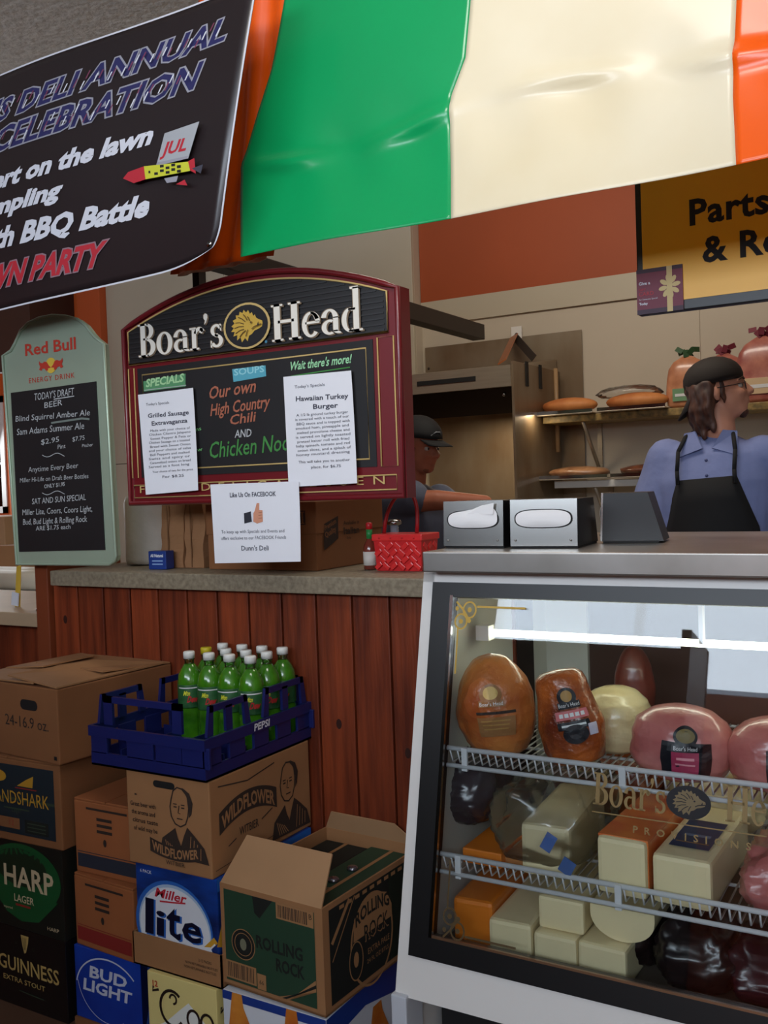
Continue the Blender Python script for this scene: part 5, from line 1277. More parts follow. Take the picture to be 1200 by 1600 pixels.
# small blue packet
q = at(246, 883, y=2.18); bp_ = thing('tea_packet', 'small dark blue packet with white print on the ledge left of the paper bags', 'packet', (q.x, 2.18, LZ+.001), math.radians(6))
MB().box((-.033, 0, 0), (.033, .04, .056), mat('packet_blue', (24, 54, 130), .4), bev=.002).build('packet', bp_)
pr = Print((-.033, -.0004, 0), (1, 0, 0), (0, 0, 1)); pr.text('All Natural', .008, .038, .009, M_bw, w=.048, bold=.03)
for k in range(2): pr.rect(.014, .024-.010*k, .054, .028-.010*k, mat('pale_blue', (130, 160, 210), .5))
pr.build('front_print', bp_)
# white wrapped roll
q = at(216, 872, y=2.30); wr = thing('paper_roll', 'white wrapped paper roll standing between the two hanging boards', 'paper roll', (q.x, 2.37, LZ+.001), 0)
b = MB(); b.lathe([(.05, 0), (.088, .004), (.090, .02), (.090, .205), (.084, .225), (.02, .228)], mat('white_wrap', (214, 206, 196), .55, bump=.5, bscale=22, var=.04, scale=9), 28); b.build('roll', wr)
MB().lathe([(.018, .225), (.024, .2285), (.024, .232), (.018, .233)], M_kraft, 14).build('core', wr)
# hot sauce bottle and shaker
q = at(579, 890, z=LZ); hs = thing('sauce_bottle', 'small hot sauce bottle with red cap and green neck band beside the red basket bag', 'bottle', (q.x, q.y, LZ+.001), math.radians(40))
MB().lathe([(.016, 0), (.019, .003), (.019, .058), (.016, .070), (.0085, .082), (.0075, .112)], mat('sauce_glass', (150, 70, 56), .1, trans=.4, coat=.5), 18).build('glass_body', hs)
MB().lathe([(.0088, .086), (.0088, .112)], mat('neck_green', (40, 140, 70), .4), 14).build('neck_band', hs)
MB().lathe([(.0092, .112), (.0092, .128), (.006, .131)], mat('cap_red', (190, 30, 36), .4), 14).build('cap', hs)
lb_ = MB().lathe([(.0194, .012), (.0194, .05)], mat('sauce_label', (222, 216, 206), .6), 18).build('label', hs)
q = at(600, 886, z=LZ); sk = thing('salt_shaker', 'slim glass shaker with silver top behind the hot sauce bottle', 'shaker', (q.x+.01, q.y+.05, LZ+.001), 0)
MB().lathe([(.015, 0), (.017, .004), (.013, .05), (.012, .118)], mat('shaker_glass', (200, 206, 220), .12, trans=.5), 14).build('body', sk)
MB().lathe([(.0135, .116), (.022, .120), (.022, .128), (.012, .134)], M_chrome, 14).build('top', sk)
# red woven basket bag
pa, pb = at(593, 890, z=LZ), at(668, 893, z=LZ)
M_rdp = mat('red_woven_plastic', (206, 32, 36), .38, coat=.3); M_rd2 = mat('bright_red_strap', (228, 44, 44), .32, coat=.4)
W = .150; H = .098
rbk = thing('woven_bag', 'bright red woven plastic basket bag with arched handle on the ledge', 'bag', ((pa.x+pb.x)/2, 2.255, LZ+.001), math.radians(0))
b = MB(); b.hexa([(-W*.46, 0, 0), (W*.46, 0, 0), (W*.46, .085, 0), (-W*.46, .085, 0), (-W/2, -.006, H), (W/2, -.006, H), (W/2, .091, H), (-W/2, .091, H)], M_rdp); b.build('basket', rbk)
for r_ in range(4):
    for k in range(6):
        x = -W*.40+k*W*.16+(r_ % 2)*W*.08; z = .014+r_*.018
        if x > W*.44: continue
        MB().box((x-.012, -.008, z-.006), (x+.012, -.002, z+.006), M_rd2, rot=Matrix.Rotation(math.radians(40 if (k+r_) % 2 else -40), 3, 'Y'), bev=.002).build('woven_strap', rbk)
for r_ in range(3):
    for k in range(3):
        MB().box((W*.475, .006+k*.028, .012+r_*.024), (W*.50, .028+k*.028, .026+r_*.024), M_rd2, rot=Matrix.Rotation(math.radians(35 if (k+r_) % 2 else -35), 3, 'X'), bev=.002).build('woven_strap', rbk)
MB().box((-W/2-.003, -.010, H-.016), (W/2+.003, .095, H+.002), M_rd2, bev=.003).build('top_band', rbk)
b = MB()
for k in range(4): b.ball((-W*.36+k*W*.24, -.011, H-.008), .0028, M_rdp, 8)
o_ = b.build('rivets', rbk); o_['kind'] = 'stuff'
hp_ = []
for k in range(17):
    a = math.pi*k/16; hp_.append((-.018+.052*-math.cos(a)+.02*math.sin(a), .045, H+.115*math.sin(a)**.8))
MB().tube(hp_, .0055, mat('handle_dark_red', (150, 24, 30), .4), 8).build('handle', rbk)

# ---------------------------------------------------------------- napkin dispensers on the steel counter
CZ = 1.264
def dispenser(label, x, y, rz, w=.128, d=.17, h=.098, ragged=False):
    t_ = thing('napkin_dispenser', label, 'napkin dispenser', (x, y, CZ+.001), rz, 'napkin dispensers on the steel counter')
    b_ = MB(); b_.hexa([(-w/2, .004, .003), (w/2, .004, .003), (w/2, d, .003), (-w/2, d, .003), (-w/2, .009, h), (w/2, .009, h), (w/2, d-.03, h), (-w/2, d-.03, h)], M_black); b_.build('housing', t_)
    b_ = MB(); q = [Vector(v) for v in ((-w/2-.001, 0, .004), (w/2+.001, 0, .004), (w/2+.001, .0050, h+.001), (-w/2-.001, .0050, h+.001))]
    b_.slab(q, .004, mat('brushed_chrome', (170, 168, 164), .24, metal=1)); b_.build('chrome_face', t_)
    b_ = MB(); V_ = (q[3]-q[0]).normalized(); N_ = Vector((1, 0, 0)).cross(V_).normalized()
    if N_.y > 0: N_ = -N_
    c = (q[0]+q[2])/2+V_*.008
    o_pts = []
    for k in range(32):
        a = 2*math.pi*k/32; sx_ = math.copysign(abs(math.cos(a))**.55, math.cos(a)); sz_ = math.copysign(abs(math.sin(a))**.8, math.sin(a)); o_pts.append((sx_*(w*.44), sz_*.0195))
    O_ = c+N_*.0012
    b_.prism(o_pts, O_, (1, 0, 0), V_, .004, M_blackm); b_.build('slot', t_)
    b_ = MB()
    vs = []; fs = []; seg = 32
    for r in range(6):
        f_ = 1-r/6
        for k in range(seg):
            px_, pz_ = o_pts[k]; top = (.014*math.exp(-((px_-w*.25)/.03)**2)*(pz_ > 0)*f_) if ragged else 0
            vs.append(O_+Vector((1, 0, 0))*px_*.95*f_+V_*(pz_*.9*f_+top)+N_*(.0015+.007*(1-f_*f_)))
    for r in range(5):
        for k in range(seg): l = (k+1) % seg; fs.append((r*seg+k, r*seg+l, (r+1)*seg+l, (r+1)*seg+k))
    fs.append([5*seg+k for k in range(seg)]); b_.add(vs, fs, mat('napkin_white', (240, 238, 238), .85), True)
    if ragged: b_.add([O_+Vector((1, 0, 0))*a+V_*c2_+N_*.007 for a, c2_ in ((-.01, .012), (.05, .010), (.052, .034), (.03, .030))], [(0, 1, 2, 3)], MATS['napkin_white'])
    b_.build('napkin_stack', t_)
    b_ = MB()
    for sx_ in (-1, 1):
        cc = q[0]+V_*.012+Vector((w/2+sx_*w*.42, 0, 0)); MB().ball(cc+N_*.001, .0026, M_chrome, 8).build('rivet', t_)
    MB().box((-w/2, .006, -.0005), (w/2, d-.01, .004), M_blackm).build('base', t_)
    return t_
pA = at(732, 857, z=CZ); pB = at(856, 857, z=CZ)
dispenser('napkin dispenser at the left end of the steel counter with a torn napkin sticking up', -.866, 1.835, math.radians(0), w=.136, ragged=True)
dispenser('middle chrome napkin dispenser with a smooth full slot', -.709, 1.835, math.radians(4), w=.138)
q = at(948, 849, z=CZ)
dispenser('third napkin dispenser turned sideways at the right of the row', q.x-.020, q.y+.050, math.radians(-82), w=.11, d=.13, h=.105)
q = at(1008, 842, z=CZ)
t_ = thing('pepper_shaker', 'tiny dark shaker on the counter right of the sideways dispenser', 'shaker', (q.x+.01, q.y+.02, CZ+.001)); MB().lathe([(.008, 0), (.009, .002), (.008, .016), (.006, .02)], M_black, 12).build('body', t_); MB().lathe([(.0065, .0195), (.007, .024), (.003, .027)], M_chrome, 12).build('top', t_)
# ---------------------------------------------------------------- kitchen equipment on the back wall
p = at(660, 546, y=4.88); q = at(908, 515, y=4.88)
sp_ = thing('steel_wall_panel', 'stained stainless sheet fixed to the kitchen wall behind the hood', 'wall panel', (-2.1, 4.885, .9), world=True)
MB().box((XO+.02, 4.882, .9), (q.x, 4.888, q.z), M_steel2).build('sheet', sp_)
for zz in (1.2, 1.7, q.z-.12): MB().ball((XO+.04, 4.880, zz), .007, M_kink, 8).build('rivet', sp_)
MB().box((XO-.9, 4.79, .9), (XO-.005, 4.797, 2.02), M_steel).build('side_sheet', sp_)
HX = -1.779
hd_ = thing('range_hood', 'stainless range hood with dark slot over the cooking line', 'hood', (-2.5, 4.6, 1.8), world=True)
zt, zf, zb = at(797, 570, x=HX).z, at(800, 600, x=HX).z, at(870, 562, x=HX).z
HY = 4.243; XL = -3.35
b = MB(); b.hexa([(XL, HY, zf-.01), (HX, HY, zf-.01), (HX, 4.87, zf-.01), (XL, 4.87, zf-.01), (XL, HY, zt), (HX, HY, zt), (HX, 4.87, zb), (XL, 4.87, zb)], M_steel); b.build('canopy', hd_)
MB().box((-2.28, HY-.004, zf+.030), (-1.96, HY+.001, zf+.052), M_blackm).build('handle_slot', hd_)
MB().hexa([(XL, HY+.10, zf-.13), (HX-.01, HY+.10, zf-.13), (HX-.01, 4.5, zf-.10), (XL, 4.5, zf-.10), (XL, HY+.02, zf-.01), (HX-.01, HY+.02, zf-.01), (HX-.01, 4.5, zf-.01), (XL, 4.5, zf-.01)], mat('hood_dark_inside', (60, 50, 42), .35, metal=.8)).build('filter_trough', hd_)
for x in (-2.45, -1.83): MB().ball((x, HY+.035, zf-.045), .010, M_chrome, 8).build('bolt', hd_)
area_light('hood_lamp', (-2.0, 4.45, zf-.14), (-2.0, 4.5, 1.0), .6, .10, 5, (1.0, .84, .58))
ep = thing('end_panel', 'upright stainless end panel at the right side of the hood', 'panel', (HX, 4.5, .9), world=True)
MB().box((HX, HY+.01, .9), (HX+.012, 4.88, zt+.02), M_steel2).build('sheet', ep)
for yy in (4.40, 4.58): MB().box((HX+.012, yy, zt-.09), (HX+.018, yy+.03, zt+.03), M_blackm).build('clip', ep)
MB().tube([(HX+.02, 4.80, zt+.03), (HX+.02, 4.80, 1.55)], .012, mat('tan_pipe', (160, 128, 92), .5), 8).build('corner_strip', ep)
br = thing('bracket', 'copper coloured brace strut from the hood up to the wall plate', 'bracket', (-1.9, 4.7, 2.05), world=True)
wp = at(806, 520, y=4.87)
lo = at(785, 566, y=4.45); hi = Vector((wp.x, 4.85, wp.z-.02))
def strut(a, b2, w, m_, nm, par):
    a, b2 = Vector(a), Vector(b2); t = (b2-a).normalized(); s_ = t.cross(Vector((0, 1, 0))).normalized()*w/2
    MB().slab([a-s_, a+s_, b2+s_, b2-s_], .006, m_).build(nm, par)
strut(lo, hi, .05, mat('copper_strap', (168, 96, 50), .35, metal=.6), 'strut', br)
strut(hi, at(835, 560, y=4.70), .04, mat('dark_strap', (84, 76, 70), .4, metal=.7), 'strut', br)
MB().box((wp.x-.03, 4.878, wp.z-.03), (wp.x+.03, 4.884, wp.z+.035), M_white).build('wall_plate', br)

# shelves with loaf trays and bagged bread
M_shelf = mat('speckled_shelf_edge', (170, 138, 78), .5, c2=(96, 84, 50), scale=40, detail=6)
SF = 4.60
def wall_shelf(label, px0, py0, x1, th, m_, dy=.28, z=None):
    q_ = at(px0, py0, y=SF); z_ = q_.z if z is None else z
    t_ = thing('wall_shelf', label, 'shelf', (q_.x, SF, z_-th), world=True)
    MB().box((q_.x, SF, z_-th), (x1, 4.895, z_), m_, bev=.003).build('board', t_)
    k = 0
    for x in (q_.x+.20, q_.x+1.1, q_.x+2.0):
        MB().tube([(x, SF+.03, z_-th), (x, 4.89, z_-th-.26)], .010, M_steel, 6).build('brace', t_)
        MB().box((x-.012, 4.885, z_-th-.27), (x+.012, 4.897, z_-th), M_steel).build('upright_strip', t_)
    return q_.x, z_
X_a, Z_a = wall_shelf('upper kitchen shelf with speckled edge holding loaves and bread bags', 848, 652, .9, .034, M_shelf)
X_b, Z_b = wall_shelf('lower white kitchen shelf under the roll trays', 866, 752, .9, .036, mat('white_board', (214, 212, 206), .5), z=None)
M_hb3 = mat('golden_bread_crust', (214, 140, 78), .6, c2=(176, 98, 48), scale=9)
def tray(label, px0, px1, z, h=.05, bread='long', lab2_=''):
    a, b_ = at(px0, 660, y=SF-.05), at(px1, 640, y=SF-.05); W = b_.x-a.x; c = (a.x+b_.x)/2
    t_ = thing('bread_tray', label+' tray', 'tray', (c, SF-.06, z+.001))
    MB().box((-W/2, 0, 0), (W/2, .30, .006), M_steel, bev=.002).build('tray_bottom', t_)
    MB().box((-W/2, 0, .006), (W/2, .006, .022), M_chrome).build('tray_rim', t_)
    l_ = thing('bread_loaf', lab2_, 'bread', (c, SF+.06, z+.008))
    b2 = MB()
    if bread == 'long':
        b2.ball((0, 0, .035), (W*.47, .075, .042), M_hb3, 24)
        b2.build('loaf', l_)
        l_.location.z += .008
    else:
        b2.ball((0, 0, .022), (W*.45, .10, .030), bread, 20, fn=lambda d: 1+.10*noise.noise(d*4+Vector((px0, 0, 0)))); b2.build('rolls', l_)
        l_.location.z += .006
tray('shallow metal tray under the left long loaf, upper shelf', 832, 926, Z_a, lab2_='left one of the two long golden loaves on the upper shelf')
tray('shallow metal tray under the right long loaf, upper shelf', 934, 1040, Z_a, lab2_='right one of the two long golden loaves, under clear wrap')
M_sand = mat('wrapped_rolls_tan', (176, 130, 92), .35, coat=.5, c2=(120, 76, 50), scale=14)
M_sandd = mat('wrapped_rolls_brown', (140, 84, 58), .35, coat=.5, c2=(80, 44, 32), scale=14)
tray('metal tray under the pale wrapped rolls, lower shelf', 838, 946, Z_b+.004, bread=M_sand, lab2_='pale wrapped rolls at the left of the lower shelf')
tray('metal tray under the brown wrapped rolls, lower shelf', 952, 1060, Z_b+.004, bread=M_sandd, lab2_='brown wrapped rolls beside the pale ones on the lower shelf')
q = at(985, 612, y=SF+.1); cw = thing('plastic_wrap', 'loose clear wrap lying over the right long loaf', 'wrap', (q.x, SF+.08, Z_a+.085))
b = MB(); b.ball((0, 0, .012), (.16, .06, .035), mat_film, 20, fn=lambda d: 1+.35*noise.noise(d*5)); b.build('film', cw)
def breadbag(label, px, z, w, h, m1, m2, twist, y=SF+.10, rows=2):
    q_ = at(px, 600, y=y); t_ = thing('bread_bag', label, 'bread bag', (q_.x, y, z+.001))
    b_ = MB(); sd = px*.37
    prof = [(.0,0),(.75,.01),(.95,.06),(1,.2),(.98,.4),(.94,.55),(.88,.7),(.66,.82),(.30,.90),(.13,.93)]
    vs = []; fs = []; sg = 26
    for r_, z_ in prof:
        for k in range(sg):
            an = 2*math.pi*k/sg; sq = lambda a: math.copysign(abs(a)**.6, a); nz = 1+.10*noise.noise(Vector((math.cos(an)*2+sd, math.sin(an)*2, z_*5)))
            vs.append((w/2*r_*sq(math.cos(an))*nz, .055*r_*sq(math.sin(an))*nz, h*z_))
    for i in range(len(prof)-1):
        for k in range(sg): l = (k+1) % sg; fs.append((i*sg+k, i*sg+l, (i+1)*sg+l, (i+1)*sg+k))
    b_.add(vs, fs, m1, True); b_.build('bag', t_)
    MB().box((-w*.30, -.060, h*.12), (w*.36, -.056, h*.34), m2, bev=.001).build('label_band', t_); MB().box((-w*.24, -.0615, h*.20), (w*.28, -.0600, h*.25), M_lw).build('label_text', t_)
    for k in range(7):
        an = k*.9+sd; r_ = .016+.012*(k % 3); c = Vector((math.cos(an)*r_, math.sin(an)*.02, h*(.955+.035*(k % 3))))
        MB().box(c-Vector((.018, .002, .013)), c+Vector((.018, .002, .013)), twist, rot=Matrix.Rotation(an, 3, 'Y')@Matrix.Rotation(.5, 3, 'X'), bev=.0015).build('bag_ruffle', t_)
    MB().tube([(0, 0, h*.90), (0, 0, h*.98)], .008, twist, 8).build('bag_neck', t_)
M_b1 = mat('bread_bag_brown', (176, 112, 80), .3, coat=.6, c2=(216, 150, 110), scale=16); M_b2 = mat('bread_bag_red', (156, 80, 74), .3, coat=.6, c2=(200, 130, 110), scale=14)
M_tg = mat('green_bag_tie', (50, 84, 50), .5); M_tr = mat('red_bag_tie', (120, 44, 60), .5); M_pal = mat('bag_green_band', (110, 150, 110), .5)
breadbag('bagged loaf with green ruffled top standing left of the man with the backwards cap', 1075, Z_a, .20, .27, M_b1, M_pal, M_tg)
breadbag('bagged loaf with dark red ruffled top directly behind the cap', 1132, Z_a, .20, .27, M_b2, M_sred, M_tr, y=SF+.14)
breadbag('bagged loaf with pinkish wrapper at the right edge of the upper shelf', 1192, Z_a, .24, .33, M_b2, mat('bag_cream_band', (210, 180, 140), .5), M_tr)
# prep counter behind the steel counter
pc = thing('prep_table', 'stainless prep table between the two cooks', 'table', (-1.6, 3.95, 0), world=True)
MB().box((-2.6, 3.95, .86), (1.0, 4.75, .90), M_steel, bev=.004).build('table_top', pc)
for x in (-2.5, -.8, .9):
    for y in (4.02, 4.68): MB().tube([(x, y, 0), (x, y, .86)], .02, M_steel, 8).build('leg', pc)

# ---------------------------------------------------------------- people
def voxel_mesh(mb, name, m_, parent, voxel=.008, smooth=3, push=0, noise_amp=0, noise_s=10):
    me = bpy.data.meshes.new('tmp'); me.from_pydata([tuple(v) for v in mb.v], [], mb.f)
    ob = bpy.data.objects.new('tmp', me); COL.objects.link(ob)
    r_ = ob.modifiers.new('r', 'REMESH'); r_.mode = 'VOXEL'; r_.voxel_size = voxel
    s_ = ob.modifiers.new('s', 'SMOOTH'); s_.iterations = smooth; s_.factor = .5
    dg = bpy.context.evaluated_depsgraph_get(); out = bpy.data.meshes.new_from_object(ob.evaluated_get(dg))
    bpy.data.objects.remove(ob); bpy.data.meshes.remove(me)
    if noise_amp:
        for v in out.vertices:
            d = noise.noise(Vector((v.co.x*noise_s, v.co.y*noise_s, v.co.z*noise_s*.6))); v.co += v.normal*d*noise_amp
    wl = Vector(parent['wl'])
    for v in out.vertices: v.co -= wl
    out.materials.clear(); out.materials.append(m_); out.name = name
    for p_ in out.polygons: p_.use_smooth = True
    o_ = bpy.data.objects.new(name, out); COL.objects.link(o_); o_.parent = parent
    return o_
def limb(mb, pts, rs, seg=14):
    """tapered limb with rounded ends"""
    P_ = [Vector(p_) for p_ in pts]; out = []; R_ = []
    for i in range(len(P_)-1):
        n_ = 6
        for k in range(n_): out.append(P_[i].lerp(P_[i+1], k/n_)); R_.append(rs[i]+(rs[i+1]-rs[i])*k/n_)
    out.append(P_[-1]); R_.append(rs[-1])
    mb.tube(out, R_, None, seg); mb.ball(P_[0], rs[0], None, 12); mb.ball(P_[-1], rs[-1], None, 12)
def torso(mb, secs, seg=26):
    """secs: (centre, half width, half depth, yaw)"""
    vs = []; fs = []
    for c, a, d_, yw in secs:
        c = Vector(c)
        for k in range(seg):
            an = 2*math.pi*k/seg; x, y = a*math.copysign(abs(math.cos(an))**.85, math.cos(an)), d_*math.copysign(abs(math.sin(an))**.85, math.sin(an))
            vs.append(c+Vector((x*math.cos(yw)-y*math.sin(yw), x*math.sin(yw)+y*math.cos(yw), 0)))
    n_ = len(secs)
    for i in range(n_-1):
        for k in range(seg): l = (k+1) % seg; fs.append((i*seg+k, i*seg+l, (i+1)*seg+l, (i+1)*seg+k))
    fs.append(list(range(seg-1, -1, -1))); fs.append([(n_-1)*seg+k for k in range(seg)]); mb.add(vs, fs, None, True)
def head(mb, M4):
    """head in its own frame: +x face, +z up, y left; origin at the middle of the skull, about .23 tall"""
    T = lambda x, y, z: M4@Vector((x, y, z)); R3 = M4.to_3x3()
    def B(c, r, seg=18): mb.ball(T(*c), r, None, seg, rot=R3)
    B((-.012, 0, .028), (.098, .077, .088), 24)           # cranium
    B((.030, 0, -.030), (.062, .060, .078), 20)           # face
    B((.048, 0, -.078), (.038, .042, .034), 16)           # jaw / chin
    B((.066, 0, -.090), (.020, .022, .018), 12)
    B((.072, 0, .018), (.020, .054, .014), 14)            # brow
    B((.074, .032, -.028), (.018, .020, .018), 12); B((.074, -.032, -.028), (.018, .020, .018), 12)   # cheeks
    limb(mb, [T(.086, 0, .008), T(.108, 0, -.026)], [.009, .013], 10); B((.098, .011, -.032), (.010, .009, .008), 10); B((.098, -.011, -.032), (.010, .009, .008), 10)
    B((.086, 0, -.056), (.012, .024, .006), 12); B((.083, 0, -.065), (.012, .020, .006), 12)     # lips
    for s_ in (-1, 1): B((-.008, s_*.078, -.012), (.018, .009, .030), 14); B((-.004, s_*.074, -.034), (.010, .008, .012), 10)
    limb(mb, [T(-.022, 0, -.06), T(-.030, 0, -.15)], [.056, .060], 16)
def hand(mb, wrist, dirv, palm_n, s=1.0, curl=.6, side=1):
    d_ = Vector(dirv).normalized(); n_ = Vector(palm_n); n_ = (n_-d_*n_.dot(d_)).normalized(); l_ = d_.cross(n_)*side; w_ = Vector(wrist)
    vs = []
    R3 = Matrix((d_, l_, n_)).transposed()
    mb.ball(w_+d_*.045*s, (.050*s, .040*s, .015*s), None, 16, rot=R3)
    for k, (off, L_) in enumerate(((-.030, .066), (-.010, .076), (.010, .072), (.029, .056))):
        b_ = w_+d_*.078*s+l_*off*s; p1 = b_+(d_*math.cos(curl*.5)+n_*math.sin(curl*.5))*L_*.42*s; p2 = p1+(d_*math.cos(curl*1.2)+n_*math.sin(curl*1.2))*L_*.32*s; p3 = p2+(d_*math.cos(curl*1.8)+n_*math.sin(curl*1.8))*L_*.26*s
        limb(mb, [b_-d_*.02*s, b_, p1, p2, p3], [.009*s, .0092*s, .0085*s, .008*s, .007*s], 8)
    t0 = w_+d_*.025*s-l_*.030*s; t1 = t0-l_*.028*s+d_*.028*s+n_*.008*s; t2 = t1+d_*.030*s-l_*.006*s+n_*.012*s
    limb(mb, [t0, t1, t2], [.012*s, .010*s, .008*s], 8)
def eyes(par, M4, iris):
    for s_ in (-1, 1):
        b_ = MB(); b_.ball(M4@Vector((.074, s_*.030, -.002)), .0115, mat('eye_white', (196, 186, 178), .25), 12); b_.ball(M4@Vector((.0815, s_*.030, -.002)), .0058, iris, 10); b_.build('eye', par)
        b_ = MB(); limb(b_, [M4@Vector((.090, s_*.012, .022)), M4@Vector((.091, s_*.030, .026)), M4@Vector((.078, s_*.048, .020))], [.003, .004, .003], 8); b_.f = b_.f; b_.m = [0]*len(b_.f)
        b_.mats = [M_hair]; b_.build('eyebrow', par)
M_skin = mat('skin_light', (198, 138, 112), .5, var=.05, scale=20, spec=.3); M_skin2 = mat('skin_ruddy', (172, 104, 78), .5, var=.06, scale=20, spec=.3)
M_hair = mat('hair_brown', (92, 54, 38), .55, c2=(48, 27, 19), scale=40, stretch=(1, 1, .15)); M_cap = mat('cap_dark', (36, 28, 24), .8); M_cap2 = mat('cap_black', (22, 22, 24), .8)
M_shirt = mat('shirt_blue', (118, 128, 172), .8, var=.05, scale=14, bump=.3, bscale=22); M_tee = mat('shirt_grey', (92, 98, 116), .85, var=.05, scale=12, bump=.3, bscale=18)
M_apron = mat('apron_black', (14, 13, 15), .85); M_trou = mat('trousers_dark', (36, 36, 44), .8)

# man with the backwards cap, facing the counter, head turned to the picture's right
PX_, PY_ = -.755, 3.72
m1 = thing('person', 'man in light blue shirt and black apron, backwards dark cap, looking up to the right', 'person', (PX_, PY_, 0), world=True)
HM = Matrix.Translation((PX_+.030, PY_-.02, 1.712))@Matrix.Rotation(math.radians(6), 4, 'Z')@Matrix.Rotation(math.radians(-10), 4, 'Y')
b = MB(); head(b, HM)
NB = (PX_-.005, PY_, 1.545)
limb(b, [(PX_+.01, PY_-.005, 1.62), NB, (PX_, PY_+.01, 1.47)], [.055, .060, .085])
torso(b, [((PX_, PY_+.01, 1.52), .07, .07, 0), ((PX_, PY_+.01, 1.48), .17, .10, 0), ((PX_, PY_, 1.38), .185, .115, 0), ((PX_, PY_, 1.2), .165, .11, 0), ((PX_, PY_, 1.05), .165, .115, 0), ((PX_, PY_, .92), .175, .12, 0)])
SHL = Vector((PX_-.19, PY_+.0, 1.465)); ELL = Vector((PX_-.235, PY_-.02, 1.18)); WRL = Vector((PX_-.16, PY_-.20, 1.02))
SHR = Vector((PX_+.19, PY_+.0, 1.465)); ELR = Vector((PX_+.42, PY_+.10, 1.40)); WRR = Vector((PX_+.56, PY_+.26, 1.58))
limb(b, [SHL, ELL, WRL], [.058, .042, .029]); limb(b, [SHR, ELR, WRR], [.058, .042, .029])
hand(b, WRL, (.3, -.75, -.5), (.6, .3, -.6)); hand(b, WRR, (.35, .75, .5), (-.2, .5, -.8), side=-1)
for s_ in (-1, 1): limb(b, [(PX_+s_*.09, PY_, .92), (PX_+s_*.10, PY_-.01, .50), (PX_+s_*.10, PY_+.01, .09)], [.088, .058, .042]); limb(b, [(PX_+s_*.10, PY_+.02, .05), (PX_+s_*.11, PY_-.15, .035)], [.042, .034])
voxel_mesh(b, 'body', M_skin, m1, .0075, 3)
eyes(m1, HM, mat('iris_brown', (50, 36, 28), .3))
# shirt with short wide sleeves
b = MB()
torso(b, [((PX_, PY_+.01, 1.545), .075, .072, 0), ((PX_, PY_+.01, 1.515), .135, .095, 0), ((PX_, PY_+.01, 1.48), .20, .12, 0), ((PX_, PY_, 1.38), .215, .137, 0), ((PX_, PY_, 1.2), .20, .135, 0), ((PX_, PY_, 1.05), .20, .14, 0), ((PX_, PY_, .90), .205, .145, 0)])
limb(b, [SHL+Vector((.02, 0, 0)), SHL.lerp(ELL, .45), SHL.lerp(ELL, .95)], [.078, .085, .088]); limb(b, [SHR+Vector((-.02, 0, 0)), SHR.lerp(ELR, .5), SHR.lerp(ELR, .98)], [.078, .082, .080])
voxel_mesh(b, 'shirt', M_shirt, m1, .010, 3, noise_amp=.012, noise_s=9)
# collar: two pointed flaps
for s_ in (-1, 1):
    MB().slab([(PX_+s_*.018, PY_-.112, 1.500), (PX_+s_*.105, PY_-.105, 1.470), (PX_+s_*.095, PY_-.045, 1.560), (PX_+s_*.050, PY_-.075, 1.565)][::s_], .006, M_shirt).build('collar', m1)
for z in (1.455, 1.40): MB().ball((PX_+.004, PY_-.149, z), .006, mat('shirt_button', (70, 76, 120), .4), 8).build('button', m1)
# apron bib, straps
b = MB(); vs = []; fs = []
rows_ = [(1.385, .105), (1.30, .135), (1.20, .170), (1.10, .185), (.95, .19), (.70, .19), (.55, .18)]
for z, hw in rows_:
    for k in range(9):
        x = -hw+2*hw*k/8; vs.append((PX_+x, PY_-.158+.10*abs(x/.20)**2.2, z+(.012*k/8)))
for i in range(len(rows_)-1):
    for k in range(8): fs.append((i*9+k, i*9+k+1, (i+1)*9+k+1, (i+1)*9+k))
b.add(vs, fs, M_apron, True); o_ = b.build('apron', m1); so = o_.modifiers.new('t', 'SOLIDIFY'); so.thickness = .004
for s_ in (-1, 1):
    b = MB(); pts = [(PX_+s_*.100, PY_-.145, 1.37), (PX_+s_*.100, PY_-.150, 1.42), (PX_+s_*.100, PY_-.125, 1.49), (PX_+s_*.085, PY_-.07, 1.545), (PX_+s_*.070, PY_+.0, 1.565), (PX_+s_*.04, PY_+.06, 1.565)]
    for i in range(len(pts)-1): b.tube([pts[i], pts[i+1]], .0075, M_apron, 8)
    b.build('apron_strap', m1)
# hair and goatee
b = MB(); T = lambda x, y, z: HM@Vector((x, y, z))
b.ball(T(-.030, 0, .02), (.092, .084, .088), None, 20, rot=HM.to_3x3())
for k in range(11):
    a = math.radians(95+17*k); x, y = -.030+.068*math.cos(a), .070*math.sin(a)
    limb(b, [T(x*.9, y, .02), T(x-.008, y*1.12, -.06), T(x-.004, y*1.10, -.125-.02*(k % 3))], [.026, .026, .010], 10)
for s_ in (-1, 1): limb(b, [T(.012, s_*.066, .02), T(.016, s_*.066, -.035), T(.014, s_*.064, -.055)], [.011, .009, .004], 8)
b.v = [v for v in b.v]; voxel_mesh(b, 'hair', M_hair, m1, .006, 2, noise_amp=.008, noise_s=45)
b = MB(); b.ball(T(.064, 0, -.098), (.022, .024, .020), None, 12, rot=HM.to_3x3()); voxel_mesh(b, 'goatee', M_hair, m1, .004, 2, noise_amp=.003, noise_s=80)
b = MB(); RC = HM.to_3x3()
def half(d): return 1
b.ball(T(-.014, 0, .045), (.104, .086, .080), M_cap, 24, rot=RC)
